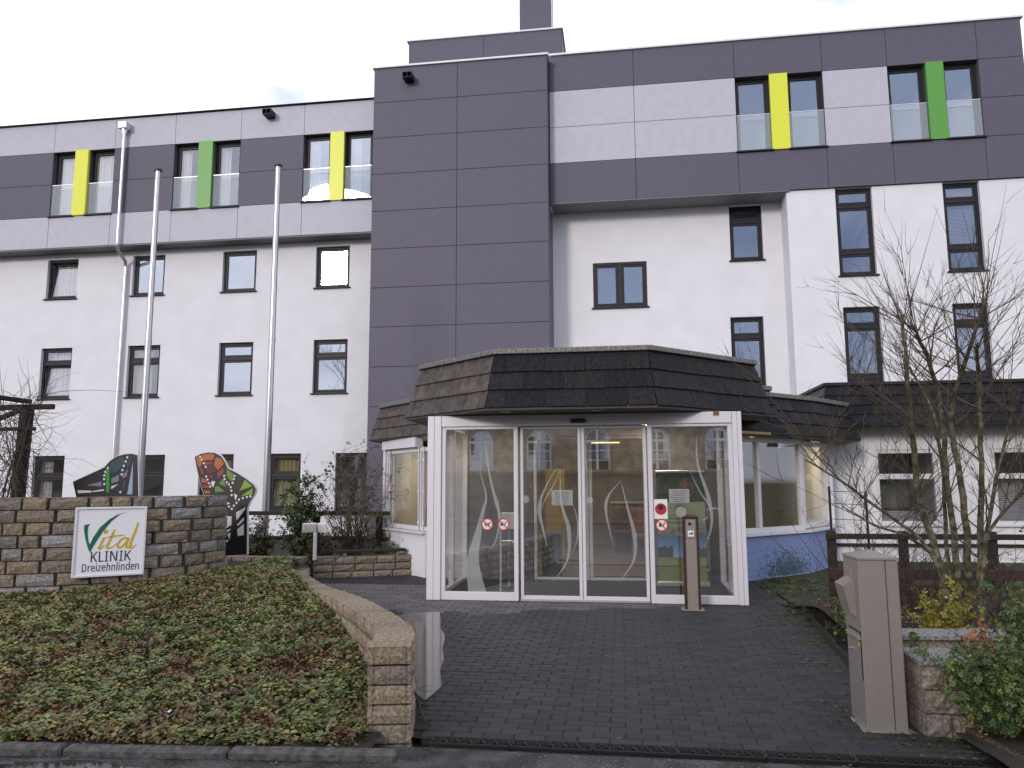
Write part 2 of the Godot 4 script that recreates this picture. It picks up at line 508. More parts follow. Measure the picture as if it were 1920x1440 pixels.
func ground() -> void:
	struct("ground", sheet(-420, 420, -420, 420, 8, 8, func(_x, _z): return -0.06), M.grass_ground)
	struct("road", sheet(-45, 45, -4.72, 9.0, 2, 2, func(_x, _z): return 0.0), M.asphalt)
	struct("pavement", sheet(-45, 45, 9.0, 13.0, 2, 2, func(_x, _z): return 0.05), M.kerb)
	# paved forecourt: joint bed, and paving blocks on it
	var court := Node3D.new()
	court.name = "paved_forecourt"
	add_child(court)
	court.set_meta("kind", "structure")
	var jb := MB.new()
	var rows := 15
	for j in rows:
		var z0 := lerpf(-4.9, -12.4, float(j) / rows)
		var z1 := lerpf(-4.9, -12.4, float(j + 1) / rows)
		jb.quad(Vector3(rw_x(z0), gy(z0) - 0.008, z0), Vector3(3.6, gy(z0) - 0.008, z0), Vector3(3.6, gy(z1) - 0.008, z1), Vector3(rw_x(z1), gy(z1) - 0.008, z1), Vector3.UP)
	add(court, "joint_sand", jb.mesh(), M.joint)
	var pm := boxm(Vector3(0.194, 0.06, 0.096), 0.006)
	var made := 0
	var rest := []
	var r := 0
	var z := -4.97
	while z > -12.1:
		var off := 0.1 if r % 2 == 1 else 0.0
		var x := -4.6 + off
		while x < 3.3:
			var right := 2.0 if z > -9.0 else 2.0 + (-z - 9.0) * 0.9
			if z > -5.9:
				right = 2.05
			if x - 0.09 > rw_x(z) + 0.10 and x < right and not (z < -9.80 and x > -2.4 and x < 1.45):
				var p := Vector3(x + rnd(-0.003, 0.003), gy(z) - 0.03 + rnd(-0.002, 0.002), z + rnd(-0.002, 0.002))
				var bs := Basis(Vector3.UP, rnd(-0.012, 0.012)) * Basis(Vector3.RIGHT, (0.0175 if z > -11.3 else 0.0) + rnd(-0.005, 0.005)) * Basis(Vector3.BACK, rnd(-0.006, 0.006))
				if made < 300:
					add(court, "paving_block", pm, M["paver%d" % (rng.randi() % 5)], Transform3D(bs, p))
					made += 1
				else:
					# dry blocks under the eaves, wet ones in the open
					var edge := -9.02 + 0.06 * sin(x * 2.3) + 0.05 * sin(x * 7.1) - 0.62 * smoothstep(-1.7, 0.7, x) + rnd(-0.06, 0.06)
					var dry := z < edge and z > (edge - 0.95 if x > -2.4 else -11.0) and x < 0.9
					rest.append([Transform3D(bs, p), rng.randi() % 5 + (5 if dry else 0)])
			x += 0.2
		z -= 0.102
		r += 1
	for k in 10:
		var mm := MultiMesh.new()
		mm.transform_format = MultiMesh.TRANSFORM_3D
		mm.mesh = pm
		var sel := rest.filter(func(e): return e[1] == k)
		mm.instance_count = sel.size()
		for i in sel.size():
			mm.set_instance_transform(i, sel[i][0])
		var o := MultiMeshInstance3D.new()
		o.multimesh = mm
		o.material_override = M["paver%d" % k] if k < 5 else M["paver_dry%d" % (k - 5)]
		o.name = "far_paving_blocks"
		o.set_meta("kind", "stuff")
		court.add_child(o, true)
	# planted bed on the left (soil) and the bed on the right
	var sb := MB.new()
	for i in 44:
		for j in 40:
			var q := []
			for k in [[0, 0], [1, 0], [1, 1], [0, 1]]:
				var fz := float(j + k[1]) / 40
				var zz := lerpf(-4.5, -12.0, fz)
				var xr := rw_x(zz) - 0.04
				var xx := lerpf(-12.0, xr, float(i + k[0]) / 44)
				zz += (zc(xx) + 4.5) * (1.0 - fz)
				q.append(Vector3(xx, bed_y(xx, zz) - 0.01 + 0.015 * sin(xx * 9.0) * cos(zz * 7.0), zz))
			sb.quad(q[0], q[1], q[2], q[3], Vector3.UP)
	struct("planting_bed", sb.mesh(), M.soil)
	struct("side_bed", sheet(2.02, 9.0, -4.55, -9.6, 20, 20, func(x, zz): return 0.06 + 0.20 * smoothstep(-5.6, -6.9, zz) + 0.02 * sin(x * 6.0 + zz * 5.0)), M.soil)
	struct("lawn", sheet(2.02, 12.0, -9.6, -15.0, 4, 4, func(_x, _z): return 0.12), M.grass_ground)
	var bw := MB.new()
	bw.prism(PackedVector2Array([Vector2(-30, -11.75), Vector2(-8.2, -11.75), Vector2(-4.9, -11.58), Vector2(-3.42, -12.36), Vector2(-3.3, -20.0), Vector2(-30, -20.0)]), Vector3.ZERO, Vector3.RIGHT, Vector3(0, 0, 1), Vector3.UP, 0.0, 0.16)
	struct("bed_behind_wall", bw.mesh(), M.soil)
	# puddle and wet patches
	var pud := PackedVector2Array()
	var edge_l := [Vector2(-1.46, -5.62), Vector2(-1.56, -5.75), Vector2(-1.80, -6.25), Vector2(-2.16, -6.95), Vector2(-2.50, -7.6), Vector2(-2.70, -8.2), Vector2(-2.50, -8.85)]
	var edge_r := [Vector2(-2.12, -9.0), Vector2(-1.98, -8.4), Vector2(-1.79, -7.6), Vector2(-1.58, -6.8), Vector2(-1.47, -6.3), Vector2(-1.43, -6.0), Vector2(-1.45, -5.75), Vector2(-1.455, -5.63)]
	for s in [edge_l, edge_r]:
		for k in s.size() - 1:
			for t in 10:
				var p: Vector2 = s[k].lerp(s[k + 1], t / 10.0)
				pud.append(p + Vector2(0.02 * sin(p.y * 3.1) + 0.012 * sin(p.y * 7.3 + 1.0), 0.0))
		pud.append(s[-1])
	var wm := MB.new()
	var ids := Geometry2D.triangulate_polygon(pud)
	for k in range(0, ids.size(), 3):
		var q := []
		for t in 3:
			var p := pud[ids[k + t]]
			q.append(Vector3(p.x, gy(p.y) + 0.0065, p.y))
		wm.flat(q[0], q[1], q[2], Vector3.UP)
	var po := add(self, "puddle", wm.mesh(), M.puddle)
	po.set_meta("kind", "structure")
	for k in 3:
		var cx: float = [-3.1, -1.0, -2.1, -1.28, -1.19, -1.33][k]
		var cz: float = [-4.12, -4.1, -3.95, -5.42, -5.12, -5.22][k]
		var rx: float = [0.55, 0.30, 0.7, 0.09, 0.07, 0.05][k]
		var rz: float = [0.10, 0.20, 0.07, 0.17, 0.11, 0.06][k]
		var py := 0.004 if k < 3 else gy(cz) + 0.0065
		var pm2 := MB.new()
		var last := Vector3.ZERO
		for s in 41:
			var an := TAU * s / 40.0
			var rr := 1.0 + 0.22 * sin(an * 3.0 + k) + 0.15 * sin(an * 7.0 + 2.0 * k)
			var p := Vector3(cx + cos(an) * rx * rr, py, cz + sin(an) * rz * rr)
			if s > 0:
				pm2.flat(Vector3(cx, py, cz), last, p, Vector3.UP)
			last = p
		var w := add(self, "puddle", pm2.mesh(), M.puddle)
		w.set_meta("kind", "structure")

# ---------------------------------------------------------------- walls with openings, windows
func wall_holes(x0: float, x1: float, y0: float, y1: float, z: float, holes: Array, depth: float) -> ArrayMesh:
	var xs := [x0, x1]
	var ys := [y0, y1]
	for h in holes:
		xs.append_array([h[0], h[1]]); ys.append_array([h[2], h[3]])
	xs.sort(); ys.sort()
	var mb := MB.new()
	for i in xs.size() - 1:
		if xs[i + 1] - xs[i] < 0.0005:
			continue
		for j in ys.size() - 1:
			if ys[j + 1] - ys[j] < 0.0005:
				continue
			var cx: float = (xs[i] + xs[i + 1]) / 2
			var cy: float = (ys[j] + ys[j + 1]) / 2
			var open := false
			for h in holes:
				if cx > h[0] and cx < h[1] and cy > h[2] and cy < h[3]:
					open = true
			if not open:
				for zz in [z, z - depth]:
					mb.quad(Vector3(xs[i], ys[j], zz), Vector3(xs[i + 1], ys[j], zz), Vector3(xs[i + 1], ys[j + 1], zz), Vector3(xs[i], ys[j + 1], zz), Vector3(0, 0, 1 if zz == z else -1))
	for h in holes:
		var ce := Vector3((h[0] + h[1]) / 2, (h[2] + h[3]) / 2, z)
		for e in [[h[0], h[2], h[0], h[3]], [h[1], h[2], h[1], h[3]], [h[0], h[2], h[1], h[2]], [h[0], h[3], h[1], h[3]]]:
			var A := Vector3(e[0], e[1], z)
			var B := Vector3(e[2], e[3], z)
			var D := Vector3(0, 0, -depth)
			mb.quad(A, B, B + D, A + D, ce - (A + B) / 2)
	return mb.mesh()

# window: frame, panes, sill, room behind; bars are heights (fractions from the bottom) and posts are fractions across
func window(parent: Node, h: Array, z: float, o := {}) -> Node3D:
	var x0: float = h[0]
	var x1: float = h[1]
	var y0: float = h[2]
	var y1: float = h[3]
	var fw: float = o.get("fw", 0.06)
	var back: float = o.get("back", 0.13)
	var fm: Material = M[o.get("frame", "frame_dark")]
	var zf := z - back
	var mb := MB.new()
	var d := 0.07
	mb.cbox(Vector3(x0 + fw / 2, (y0 + y1) / 2, zf), Vector3(fw, y1 - y0, d), 0.006)
	mb.cbox(Vector3(x1 - fw / 2, (y0 + y1) / 2, zf), Vector3(fw, y1 - y0, d), 0.006)
	mb.cbox(Vector3((x0 + x1) / 2, y1 - fw / 2, zf), Vector3(x1 - x0 - 2 * fw, fw, d), 0.006)
	mb.cbox(Vector3((x0 + x1) / 2, y0 + fw / 2, zf), Vector3(x1 - x0 - 2 * fw, fw, d), 0.006)
	var ys := [y0 + fw]
	for b in o.get("bars", []):
		var yb := lerpf(y0, y1, b)
		mb.cbox(Vector3((x0 + x1) / 2, yb, zf), Vector3(x1 - x0 - 2 * fw, 0.10, d), 0.006)
		ys.append_array([yb - 0.05, yb + 0.05])
	ys.append(y1 - fw)
	var xs := [x0 + fw]
	for b in o.get("posts", []):
		var xb := lerpf(x0, x1, b)
		mb.cbox(Vector3(xb, (y0 + y1) / 2, zf + 0.002), Vector3(0.12, y1 - y0 - 2 * fw, d), 0.006)
		xs.append_array([xb - 0.06, xb + 0.06])
	xs.append(x1 - fw)
	var w := add(parent, "window", mb.mesh(), fm)
	for a in range(0, xs.size(), 2):
		for b in range(0, ys.size(), 2):
			var pw: float = xs[a + 1] - xs[a]
			var ph: float = ys[b + 1] - ys[b]
			var ce := Vector3((xs[a] + xs[a + 1]) / 2, (ys[b] + ys[b + 1]) / 2, zf - 0.005)
			var bs := Basis()
			var tilt: bool = o.get("tilt", false) and b == 0
			if tilt:
				bs = Basis(Vector3.RIGHT, -0.10)
				ce = Vector3(ce.x, ys[b], zf) + bs * Vector3(0, ph / 2, -0.01)
			if o.get("sash", true):
				var sb := MB.new()
				var sw := 0.055
				for s in [-1, 1]:
					sb.cbox(Vector3(s * (pw / 2 - sw / 2), 0, 0), Vector3(sw, ph - 0.006, 0.05), 0.005)
					sb.cbox(Vector3(0, s * (ph / 2 - sw / 2 - 0.003), 0), Vector3(pw - 2 * sw, sw, 0.05), 0.005)
				add(w, "sash", sb.mesh(), fm, Transform3D(bs, ce))
				pw -= 2 * sw
				ph -= 2 * sw
			# every pane sits a little differently in its frame
			var wob := Basis(Vector3.UP, rnd(-0.006, 0.006)) * Basis(Vector3.RIGHT, rnd(-0.005, 0.005))
			bx(w, "pane", ce, Vector3(pw, ph, 0.008), M[o.get("pane", "pane_coated")], 0.0, bs * wob)
	if o.get("sill", true):
		bx(w, "sill", Vector3((x0 + x1) / 2, y0 - 0.012, z - 0.04), Vector3(x1 - x0 + 0.09, 0.035, 0.20), fm, 0.006)
	var rb := MB.new()
	var z0 := z - 0.25
	var z1 := z - 2.6
	var P := [Vector3(x0 - 0.1, y0 - 0.1, 0), Vector3(x1 + 0.1, y0 - 0.1, 0), Vector3(x1 + 0.1, y1 + 0.1, 0), Vector3(x0 - 0.1, y1 + 0.1, 0)]
	var cc := Vector3((x0 + x1) / 2, (y0 + y1) / 2, (z0 + z1) / 2)
	for k in 4:
		var A: Vector3 = P[k]
		var B: Vector3 = P[(k + 1) % 4]
		rb.quad(A + Vector3(0, 0, z0), B + Vector3(0, 0, z0), B + Vector3(0, 0, z1), A + Vector3(0, 0, z1), cc - (A + B) / 2 - Vector3(0, 0, (z0 + z1) / 2))
	rb.quad(P[0] + Vector3(0, 0, z1), P[1] + Vector3(0, 0, z1), P[2] + Vector3(0, 0, z1), P[3] + Vector3(0, 0, z1), Vector3(0, 0, 1))
	add(w, "room", rb.mesh(), M[o.get("room", "room")])
	if o.has("curtain"):
		var cb := MB.new()
		var c: Array = o.curtain   # [from, to, bottom fraction, material]
		var n := int((c[1] - c[0]) * (x1 - x0) / 0.025)
		for k in n:
			var a := lerpf(x0, x1, lerpf(c[0], c[1], float(k) / n))
			var b := lerpf(x0, x1, lerpf(c[0], c[1], float(k + 1) / n))
			var za := z - 0.30 + 0.022 * sin(k * 1.3) + 0.012 * sin(k * 0.37)
			var zb := z - 0.30 + 0.022 * sin((k + 1) * 1.3) + 0.012 * sin((k + 1) * 0.37)
			var yl := lerpf(y0, y1, c[2])
			cb.quad(Vector3(a, yl, za), Vector3(b, yl, zb), Vector3(b, y1, zb), Vector3(a, y1, za), Vector3(0, 0, 1))
		add(w, "curtain", cb.mesh(), M[c[3]])
	if o.has("blind"):
		var bb := MB.new()
		var yb0 := lerpf(y0, y1, o.blind[0])
		var yb1 := lerpf(y0, y1, o.blind[1])
		var yy := yb0
		while yy < yb1:
			bb.box(Vector3((x0 + x1) / 2, yy, z - 0.26), Vector3(x1 - x0 - 0.14, 0.003, 0.035), Basis(Vector3.RIGHT, 0.6))
			yy += 0.035
		add(w, "blind", bb.mesh(), M.blind)
	if o.get("guard", false):
		var gh := (y1 - y0) * 0.46
		bx(w, "glass_guard", Vector3((x0 + x1) / 2, y0 + 0.05 + gh / 2, z - 0.03), Vector3(x1 - x0 - 0.03, gh, 0.012), M.pane_rail)
		bx(w, "guard_rail", Vector3((x0 + x1) / 2, y0 + 0.05 + gh + 0.008, z - 0.03), Vector3(x1 - x0 - 0.03, 0.014, 0.02), M.alu)
	return w

func panels(parent: Node, xs: Array, ys: Array, z: float, pick: Callable) -> void:
	for i in xs.size() - 1:
		for j in ys.size() - 1:
			var m: String = pick.call(i, j)
			if m == "":
				continue
			var s := Vector3(absf(xs[i + 1] - xs[i]) - 0.011, absf(ys[j + 1] - ys[j]) - 0.011, 0.03)
			bx(parent, "cladding_panel", Vector3((xs[i] + xs[i + 1]) / 2, (ys[j] + ys[j + 1]) / 2, z - 0.015), s, M[m], 0.003, Basis(Vector3.UP, rnd(-0.0012, 0.0012)))

func clinic() -> void:
	var b := thing("clinic_building", "long white clinic building with grey cladding panels and a dark panelled tower", "building", Vector3(-2, 0, -20))
	# left wing, white render
	var rowA := [[-16.95, -15.94, 7.07, 8.28], [-14.15, -13.13, 7.07, 8.28], [-11.31, -10.27, 7.07, 8.28], [-8.47, -7.47, 7.07, 8.28]]
	var rowB := [[-16.95, -15.94, 4.06, 5.58], [-14.15, -13.13, 4.06, 5.58], [-11.31, -10.27, 4.06, 5.58], [-8.47, -7.47, 4.06, 5.58]]
	var rowC := [[-16.95, -15.94, 0.84, 2.40], [-13.9, -12.8, 0.84, 2.40], [-11.76, -10.72, 0.84, 2.40], [-9.68, -8.74, 0.84, 2.40], [-7.74, -6.84, 0.84, 2.40]]
	var extra := []
	for k in 3:
		extra.append_array([[-19.8 - 2.85 * k, -18.8 - 2.85 * k, 7.07, 8.28], [-19.8 - 2.85 * k, -18.8 - 2.85 * k, 4.06, 5.58]])
	add(b, "wall", wall_holes(-30, -6.2, 0.0, 8.7, -20.0, rowA + rowB + rowC + extra, 0.3), M.render_white)
	for k in 4:
		var oa := {}
		if k == 0:
			oa = {"tilt": true, "pane": "pane_soft", "curtain": [0.0, 1.0, 0.05, "curtain"]}
		window(b, rowA[k], -20.0, oa)
		var ob := {"bars": [0.70]}
		if k == 0:
			ob = {"bars": [0.70], "tilt": true, "pane": "pane_soft", "curtain": [0.0, 1.0, 0.05, "curtain"]}
		elif k == 1:
			ob = {"bars": [0.70], "pane": "pane_soft", "curtain": [0.0, 0.6, 0.0, "curtain_gold"]}
		window(b, rowB[k], -20.0, ob)
	for k in 5:
		var oc := {"bars": [0.62], "pane": "pane_soft", "curtain": [0.0, 1.0, 0.0, "curtain_gold"]}
		if k == 1 or k == 4:
			oc = {"bars": [0.62]}
		elif k == 0:
			oc = {"bars": [0.62], "pane": "pane_soft", "curtain": [0.05, 0.4, 0.0, "curtain"]}
		window(b, rowC[k], -20.0, oc)
	for h in extra:
		window(b, h, -20.0, {})
	# left wing, cladding of the top storey
	var xl := [-30.0, -25.6, -22.4, -19.6, -16.61, -14.62, -12.70, -10.65, -8.73, -6.4]
	var yl := [8.48, 9.44, 10.44, 11.44, 12.36]
	var winl := [4, 6, 8]
	var lh := []
	for k in 3:
		var a: float = xl[winl[k]]
		var c: float = [-14.62, -10.65, -6.70][k]
		var m0: float = [-15.86, -11.92, -7.92][k]
		var m1: float = [-15.43, -11.48, -7.51][k]
		lh.append([a, m0, 9.44, 11.44])
		lh.append([m1, c, 9.44, 11.44])
		bx(b, "colour_panel", Vector3((m0 + m1) / 2, 10.44, -19.50), Vector3(m1 - m0, 2.02, 0.10), M.panel_yellow if k != 1 else M.panel_green, 0.006)
	add(b, "wall", wall_holes(-30, -6.2, 8.50, 12.34, -19.54, lh, 0.25), M.backing)
	for h in lh:
		window(b, h, -19.5, {"guard": true, "back": 0.20, "pane": "pane_soft" if h[0] < -11 else "pane_coated", "curtain": [0.0, 1.0, 0.0, "curtain"] if h[0] < -15 else [0.0, 0.5, 0.0, "curtain"]})
	panels(b, xl, yl, -19.5, func(i, j): return "" if i in winl and j in [1, 2] else ("panel_dark" if j in [1, 2] else "panel_grey"))
	bx(b, "soffit", Vector3(-18.2, 8.46, -19.76), Vector3(23.6, 0.03, 0.5), M.soffit_grey)
	bx(b, "coping", Vector3(-18.2, 12.372, -19.6), Vector3(23.6, 0.018, 0.36), M.frame_dark, 0.004)
	bx(b, "roof", Vector3(-18.2, 12.2, -24.5), Vector3(23.6, 0.2, 9.4), M.backing)
	# tower
	var yt := [0.3, 1.42, 2.48, 3.54, 4.59, 5.65, 6.71, 7.77, 8.82, 9.86, 10.89, 11.91, 12.90]
	bx(b, "tower_core", Vector3(-4.09, 6.45, -20.45), Vector3(4.72, 12.88, 3.0), M.backing)
	panels(b, [-6.48, -4.142, -1.70], yt, -18.9, func(_i, _j): return "panel_dark")
	for k in 12:
		bx(b, "cladding_panel", Vector3(-1.715, (yt[k] + yt[k + 1]) / 2, -19.55), Vector3(0.03, yt[k + 1] - yt[k] - 0.011, 1.26), M.panel_dark, 0.003)
		bx(b, "cladding_panel", Vector3(-6.465, (yt[k] + yt[k + 1]) / 2, -19.55), Vector3(0.03, yt[k + 1] - yt[k] - 0.011, 1.26), M.panel_dark, 0.003)
	bx(b, "coping", Vector3(-4.09, 12.93, -20.4), Vector3(4.86, 0.055, 3.1), M.coping, 0.004)
	# plant room on the roof and the flue
	bx(b, "plant_room", Vector3(-4.33, 15.2, -26.0), Vector3(5.30, 3.36, 3.9), M.backing)
	panels(b, [-7.0, -4.335, -1.65], [13.4, 16.86], -24.0, func(_i, _j): return "panel_dark")
	bx(b, "cladding_panel", Vector3(-1.66, 15.13, -26.0), Vector3(0.03, 3.45, 3.9), M.panel_dark)
	bx(b, "coping", Vector3(-4.33, 16.89, -26.0), Vector3(5.46, 0.055, 4.1), M.coping, 0.004)
	var fl := bx(b, "flue", Vector3(-2.62, 18.4, -25.2), Vector3(1.10, 3.6, 1.1), M.panel_dark, 0.01)
	var ld := MB.new()
	ld.tube([Vector3(-2.02, 16.9, -24.62), Vector3(-2.02, 20.0, -24.62)], [0.02, 0.02])
	ld.tube([Vector3(-1.94, 16.9, -24.62), Vector3(-1.94, 20.0, -24.62)], [0.02, 0.02])
	add(fl, "ladder_rail", ld.mesh(), M.alu)
	bx(b, "roof_vent", Vector3(-3.35, 17.06, -24.6), Vector3(0.16, 0.12, 0.16), M.black, 0.01)
	# right wing: cladding band
	var xr := [-1.68, 0.575, 3.19, 5.38, 6.96, 9.12, 10.18]
	var yr := [8.93, 10.03, 11.04, 12.07, 13.10]
	var rh := []
	for k in 2:
		var a: float = [3.19, 6.96][k]
		var m0: float = [4.05, 7.86][k]
		var m1: float = [4.50, 8.28][k]
		var c: float = [5.38, 9.12][k]
		rh.append([a, m0, 10.03, 12.07])
		rh.append([m1, c, 10.03, 12.07])
		bx(b, "colour_panel", Vector3((m0 + m1) / 2, 11.05, -19.30), Vector3(m1 - m0, 2.06, 0.10), M.panel_yellow if k == 0 else M.panel_green, 0.006)
	add(b, "wall", wall_holes(-1.7, 10.17, 8.94, 13.08, -19.34, rh, 0.25), M.backing)
	for h in rh:
		window(b, h, -19.3, {"guard": true, "back": 0.20, "pane": "pane_right"})
	panels(b, xr, yr, -19.3, func(i, j): return "" if i in [2, 4] and j in [1, 2] else ("panel_grey" if j in [1, 2] and i != 5 else "panel_dark"))
	bx(b, "soffit", Vector3(1.38, 8.915, -19.72), Vector3(6.1, 0.03, 0.84), M.soffit_grey)
	bx(b, "coping", Vector3(4.26, 13.12, -19.6), Vector3(11.96, 0.055, 0.7), M.coping, 0.004)
	bx(b, "roof", Vector3(4.24, 12.9, -24.5), Vector3(11.8, 0.2, 9.4), M.backing)
	bx(b, "side_wall", Vector3(10.15, 6.5, -24.6), Vector3(0.06, 13.0, 10.4), M.panel_dark)
	# right wing: recessed white wall and the white block flush with the cladding
	var wr := [[-0.62, 0.82, 6.22, 7.47], [3.02, 3.86, 7.37, 8.88], [2.94, 3.78, 4.0, 5.85]]
	add(b, "wall", wall_holes(-1.7, 4.42, 0.0, 8.92, -20.1, wr, 0.3), M.render_white)
	window(b, wr[0], -20.1, {"posts": [0.5], "back": 0.06, "fw": 0.07, "pane": "pane_right"})
	window(b, wr[1], -20.1, {"bars": [0.72], "pane": "pane_right"})
	var wl := window(b, wr[2], -20.1, {"bars": [0.72], "pane": "pane_right"})
	bx(wl, "lit_ceiling_tube", Vector3(3.36, 5.5, -20.75), Vector3(0.6, 0.03, 0.05), M.lit_tube)
	var wf := [[5.53, 6.41, 6.65, 8.92], [8.07, 8.92, 6.65, 8.92], [5.55, 6.42, 3.45, 5.85], [8.08, 8.90, 3.45, 5.85]]
	add(b, "wall", wall_holes(4.35, 10.12, 0.0, 8.925, -19.36, wf, 0.3), M.render_white)
	var sd := MB.new()
	sd.quad(Vector3(4.35, 0, -19.36), Vector3(4.35, 8.925, -19.36), Vector3(4.35, 8.925, -20.1), Vector3(4.35, 0, -20.1), Vector3.LEFT)
	add(b, "wall", sd.mesh(), M.render_white)
	for h in wf:
		window(b, h, -19.36, {"bars": [0.27, 0.80], "pane": "pane_right", "blind": [0.3, 0.95] if h[0] > 7 else [0.28, 0.29]})
	# scuppers, downpipe
	for s in [[-5.46, 12.5, -18.9], [-9.74, 12.08, -19.5]]:
		var mb := MB.new()
		mb.box(Vector3(s[0], s[1] + 0.07, s[2] + 0.16), Vector3(0.26, 0.015, 0.32))
		mb.box(Vector3(s[0], s[1] - 0.07, s[2] + 0.16), Vector3(0.26, 0.015, 0.32))
		for k in [-0.12, 0.0, 0.12]:
			mb.box(Vector3(s[0] + k, s[1], s[2] + 0.16), Vector3(0.012, 0.125, 0.32))
		add(b, "scupper", mb.mesh(), M.frame_dark)
	var pb := MB.new()
	var pl := [Vector3(-14.25, 11.9, -19.38), Vector3(-14.25, 8.5, -19.38), Vector3(-14.26, 8.32, -19.42), Vector3(-14.31, 8.08, -19.86), Vector3(-14.31, 7.9, -19.9), Vector3(-14.33, 0.2, -19.9)]
	pb.tube(pl, [0.05, 0.05, 0.05, 0.05, 0.05, 0.05], 12)
	var dp := add(b, "downpipe", pb.mesh(), M.alu)
	var hb := MB.new()
	hb.cbox(Vector3(-14.25, 12.04, -19.36), Vector3(0.27, 0.22, 0.24), 0.02)
	hb.tube([Vector3(-14.25, 11.95, -19.37), Vector3(-14.25, 11.8, -19.38)], [0.11, 0.055], 12)
	add(dp, "hopper", hb.mesh(), M.alu)
	for y in [10.6, 9.2, 7.6, 6.0, 4.2, 2.6]:
		var cl := MB.new()
		var zz := -19.38 if y > 8.5 else -19.9
		cl.tube([Vector3(-14.25 if y > 8.5 else -14.32, y - 0.02, zz), Vector3(-14.25 if y > 8.5 else -14.32, y + 0.02, zz)], [0.058, 0.058], 12)
		add(dp, "clamp", cl.mesh(), M.alu)

# ---------------------------------------------------------------- slate-hung roof edges
func inset_chain(ch: Array, d: float) -> Array:
	# moves every edge of an open chain inwards (to its left) and joins the moved edges again
	var out := []
	for k in ch.size():
		var a: Vector2 = ch[maxi(k - 1, 0)]
		var b: Vector2 = ch[k]
		var c: Vector2 = ch[mini(k + 1, ch.size() - 1)]
		var e0 := (b - a).normalized() if k > 0 else (c - b).normalized()
		var e1 := (c - b).normalized() if k < ch.size() - 1 else e0
		var n0 := Vector2(e0.y, -e0.x)
		var n1 := Vector2(e1.y, -e1.x)
		var m := (n0 + n1).normalized()
		out.append(b + m * d / maxf(0.3, m.dot(n0)))
	return out

func slate_face(parent: Node, A: Vector2, B: Vector2, A2: Vector2, B2: Vector2, yb: float, yt: float, rows: int, w: float, key: String, variants: int, inside: Vector2) -> void:
	var O := Vector3(A.x, yb, A.y)
	var U := Vector3(B.x - A.x, 0, B.y - A.y)
	var L := U.length()
	U /= L
	var T := Vector3(A2.x, yt, A2.y) - O
	var V := (T - U * T.dot(U)).normalized()
	var N := U.cross(V).normalized()
	if N.dot(Vector3(A.x - inside.x, 0.2, A.y - inside.y)) < 0:
		N = -N
	var vt := T.dot(V)
	var trap := PackedVector2Array([Vector2(0, -0.012), Vector2(L, -0.012), Vector2((Vector3(B2.x, yt, B2.y) - O).dot(U), vt), Vector2(T.dot(U), vt)])
	var bk := MB.new()
	bk.quad(O, O + U * L, Vector3(B2.x, yt, B2.y), Vector3(A2.x, yt, A2.y), N)
	add(parent, "roof_boarding", bk.mesh(), M.backing)
	var h := vt / rows
	for r in rows:
		var u := -w * (0.5 if r % 2 == 0 else 0.02) - rnd(0.0, 0.03)
		while u < L:
			var v0 := r * h - 0.012 + rnd(-0.004, 0.004)
			var rect := PackedVector2Array([Vector2(u, v0), Vector2(u + w - rnd(0.005, 0.009), v0 + rnd(-0.003, 0.003)), Vector2(u + w - 0.006, (r + 1) * h), Vector2(u, (r + 1) * h)])
			for poly in Geometry2D.intersect_polygons(rect, trap):
				if poly.size() < 3:
					continue
				var mb := MB.new()
				var lift := rnd(0.018, 0.026)
				var f := []
				var k0 := []
				for p in poly:
					var q: Vector3 = O + U * p.x + V * p.y
					f.append(q + N * (0.008 + lift * (1.0 - clampf((p.y - v0) / h, 0, 1))))
					k0.append(q + N * 0.002)
				var ids := Geometry2D.triangulate_polygon(poly)
				for k in range(0, ids.size(), 3):
					mb.flat(f[ids[k]], f[ids[k + 1]], f[ids[k + 2]], N)
				var ce := Vector3.ZERO
				for q in f:
					ce += q / f.size()
				for k in f.size():
					var k2 := (k + 1) % f.size()
					mb.quad(k0[k], k0[k2], f[k2], f[k], (f[k] + f[k2]) / 2 - ce)
				if ids.size() > 0:
					add(parent, "slate", mb.mesh(), M[key + str(rng.randi() % variants)])
			u += w

func slab_poly(parent: Node, called: String, ch: Array, y: float, t: float, m: Material) -> void:
	var poly := PackedVector2Array()
	for p in ch:
		poly.append(p)
	var mb := MB.new()
	mb.prism(poly, Vector3(0, y, 0), Vector3(1, 0, 0), Vector3(0, 0, 1), Vector3.UP, 0.0, t)
	add(parent, called, mb.mesh(), m)

func coping_run(parent: Node, ch: Array, y: float, h: float, m: Material) -> void:
	for k in ch.size() - 1:
		var a: Vector2 = ch[k]
		var b: Vector2 = ch[k + 1]
		var d := b - a
		bx(parent, "coping", Vector3((a.x + b.x) / 2, y + h / 2 + 0.002 * k, (a.y + b.y) / 2), Vector3(d.length() + 0.03, h, 0.10), m, 0.006, Basis(Vector3.UP, -atan2(d.y, d.x)))

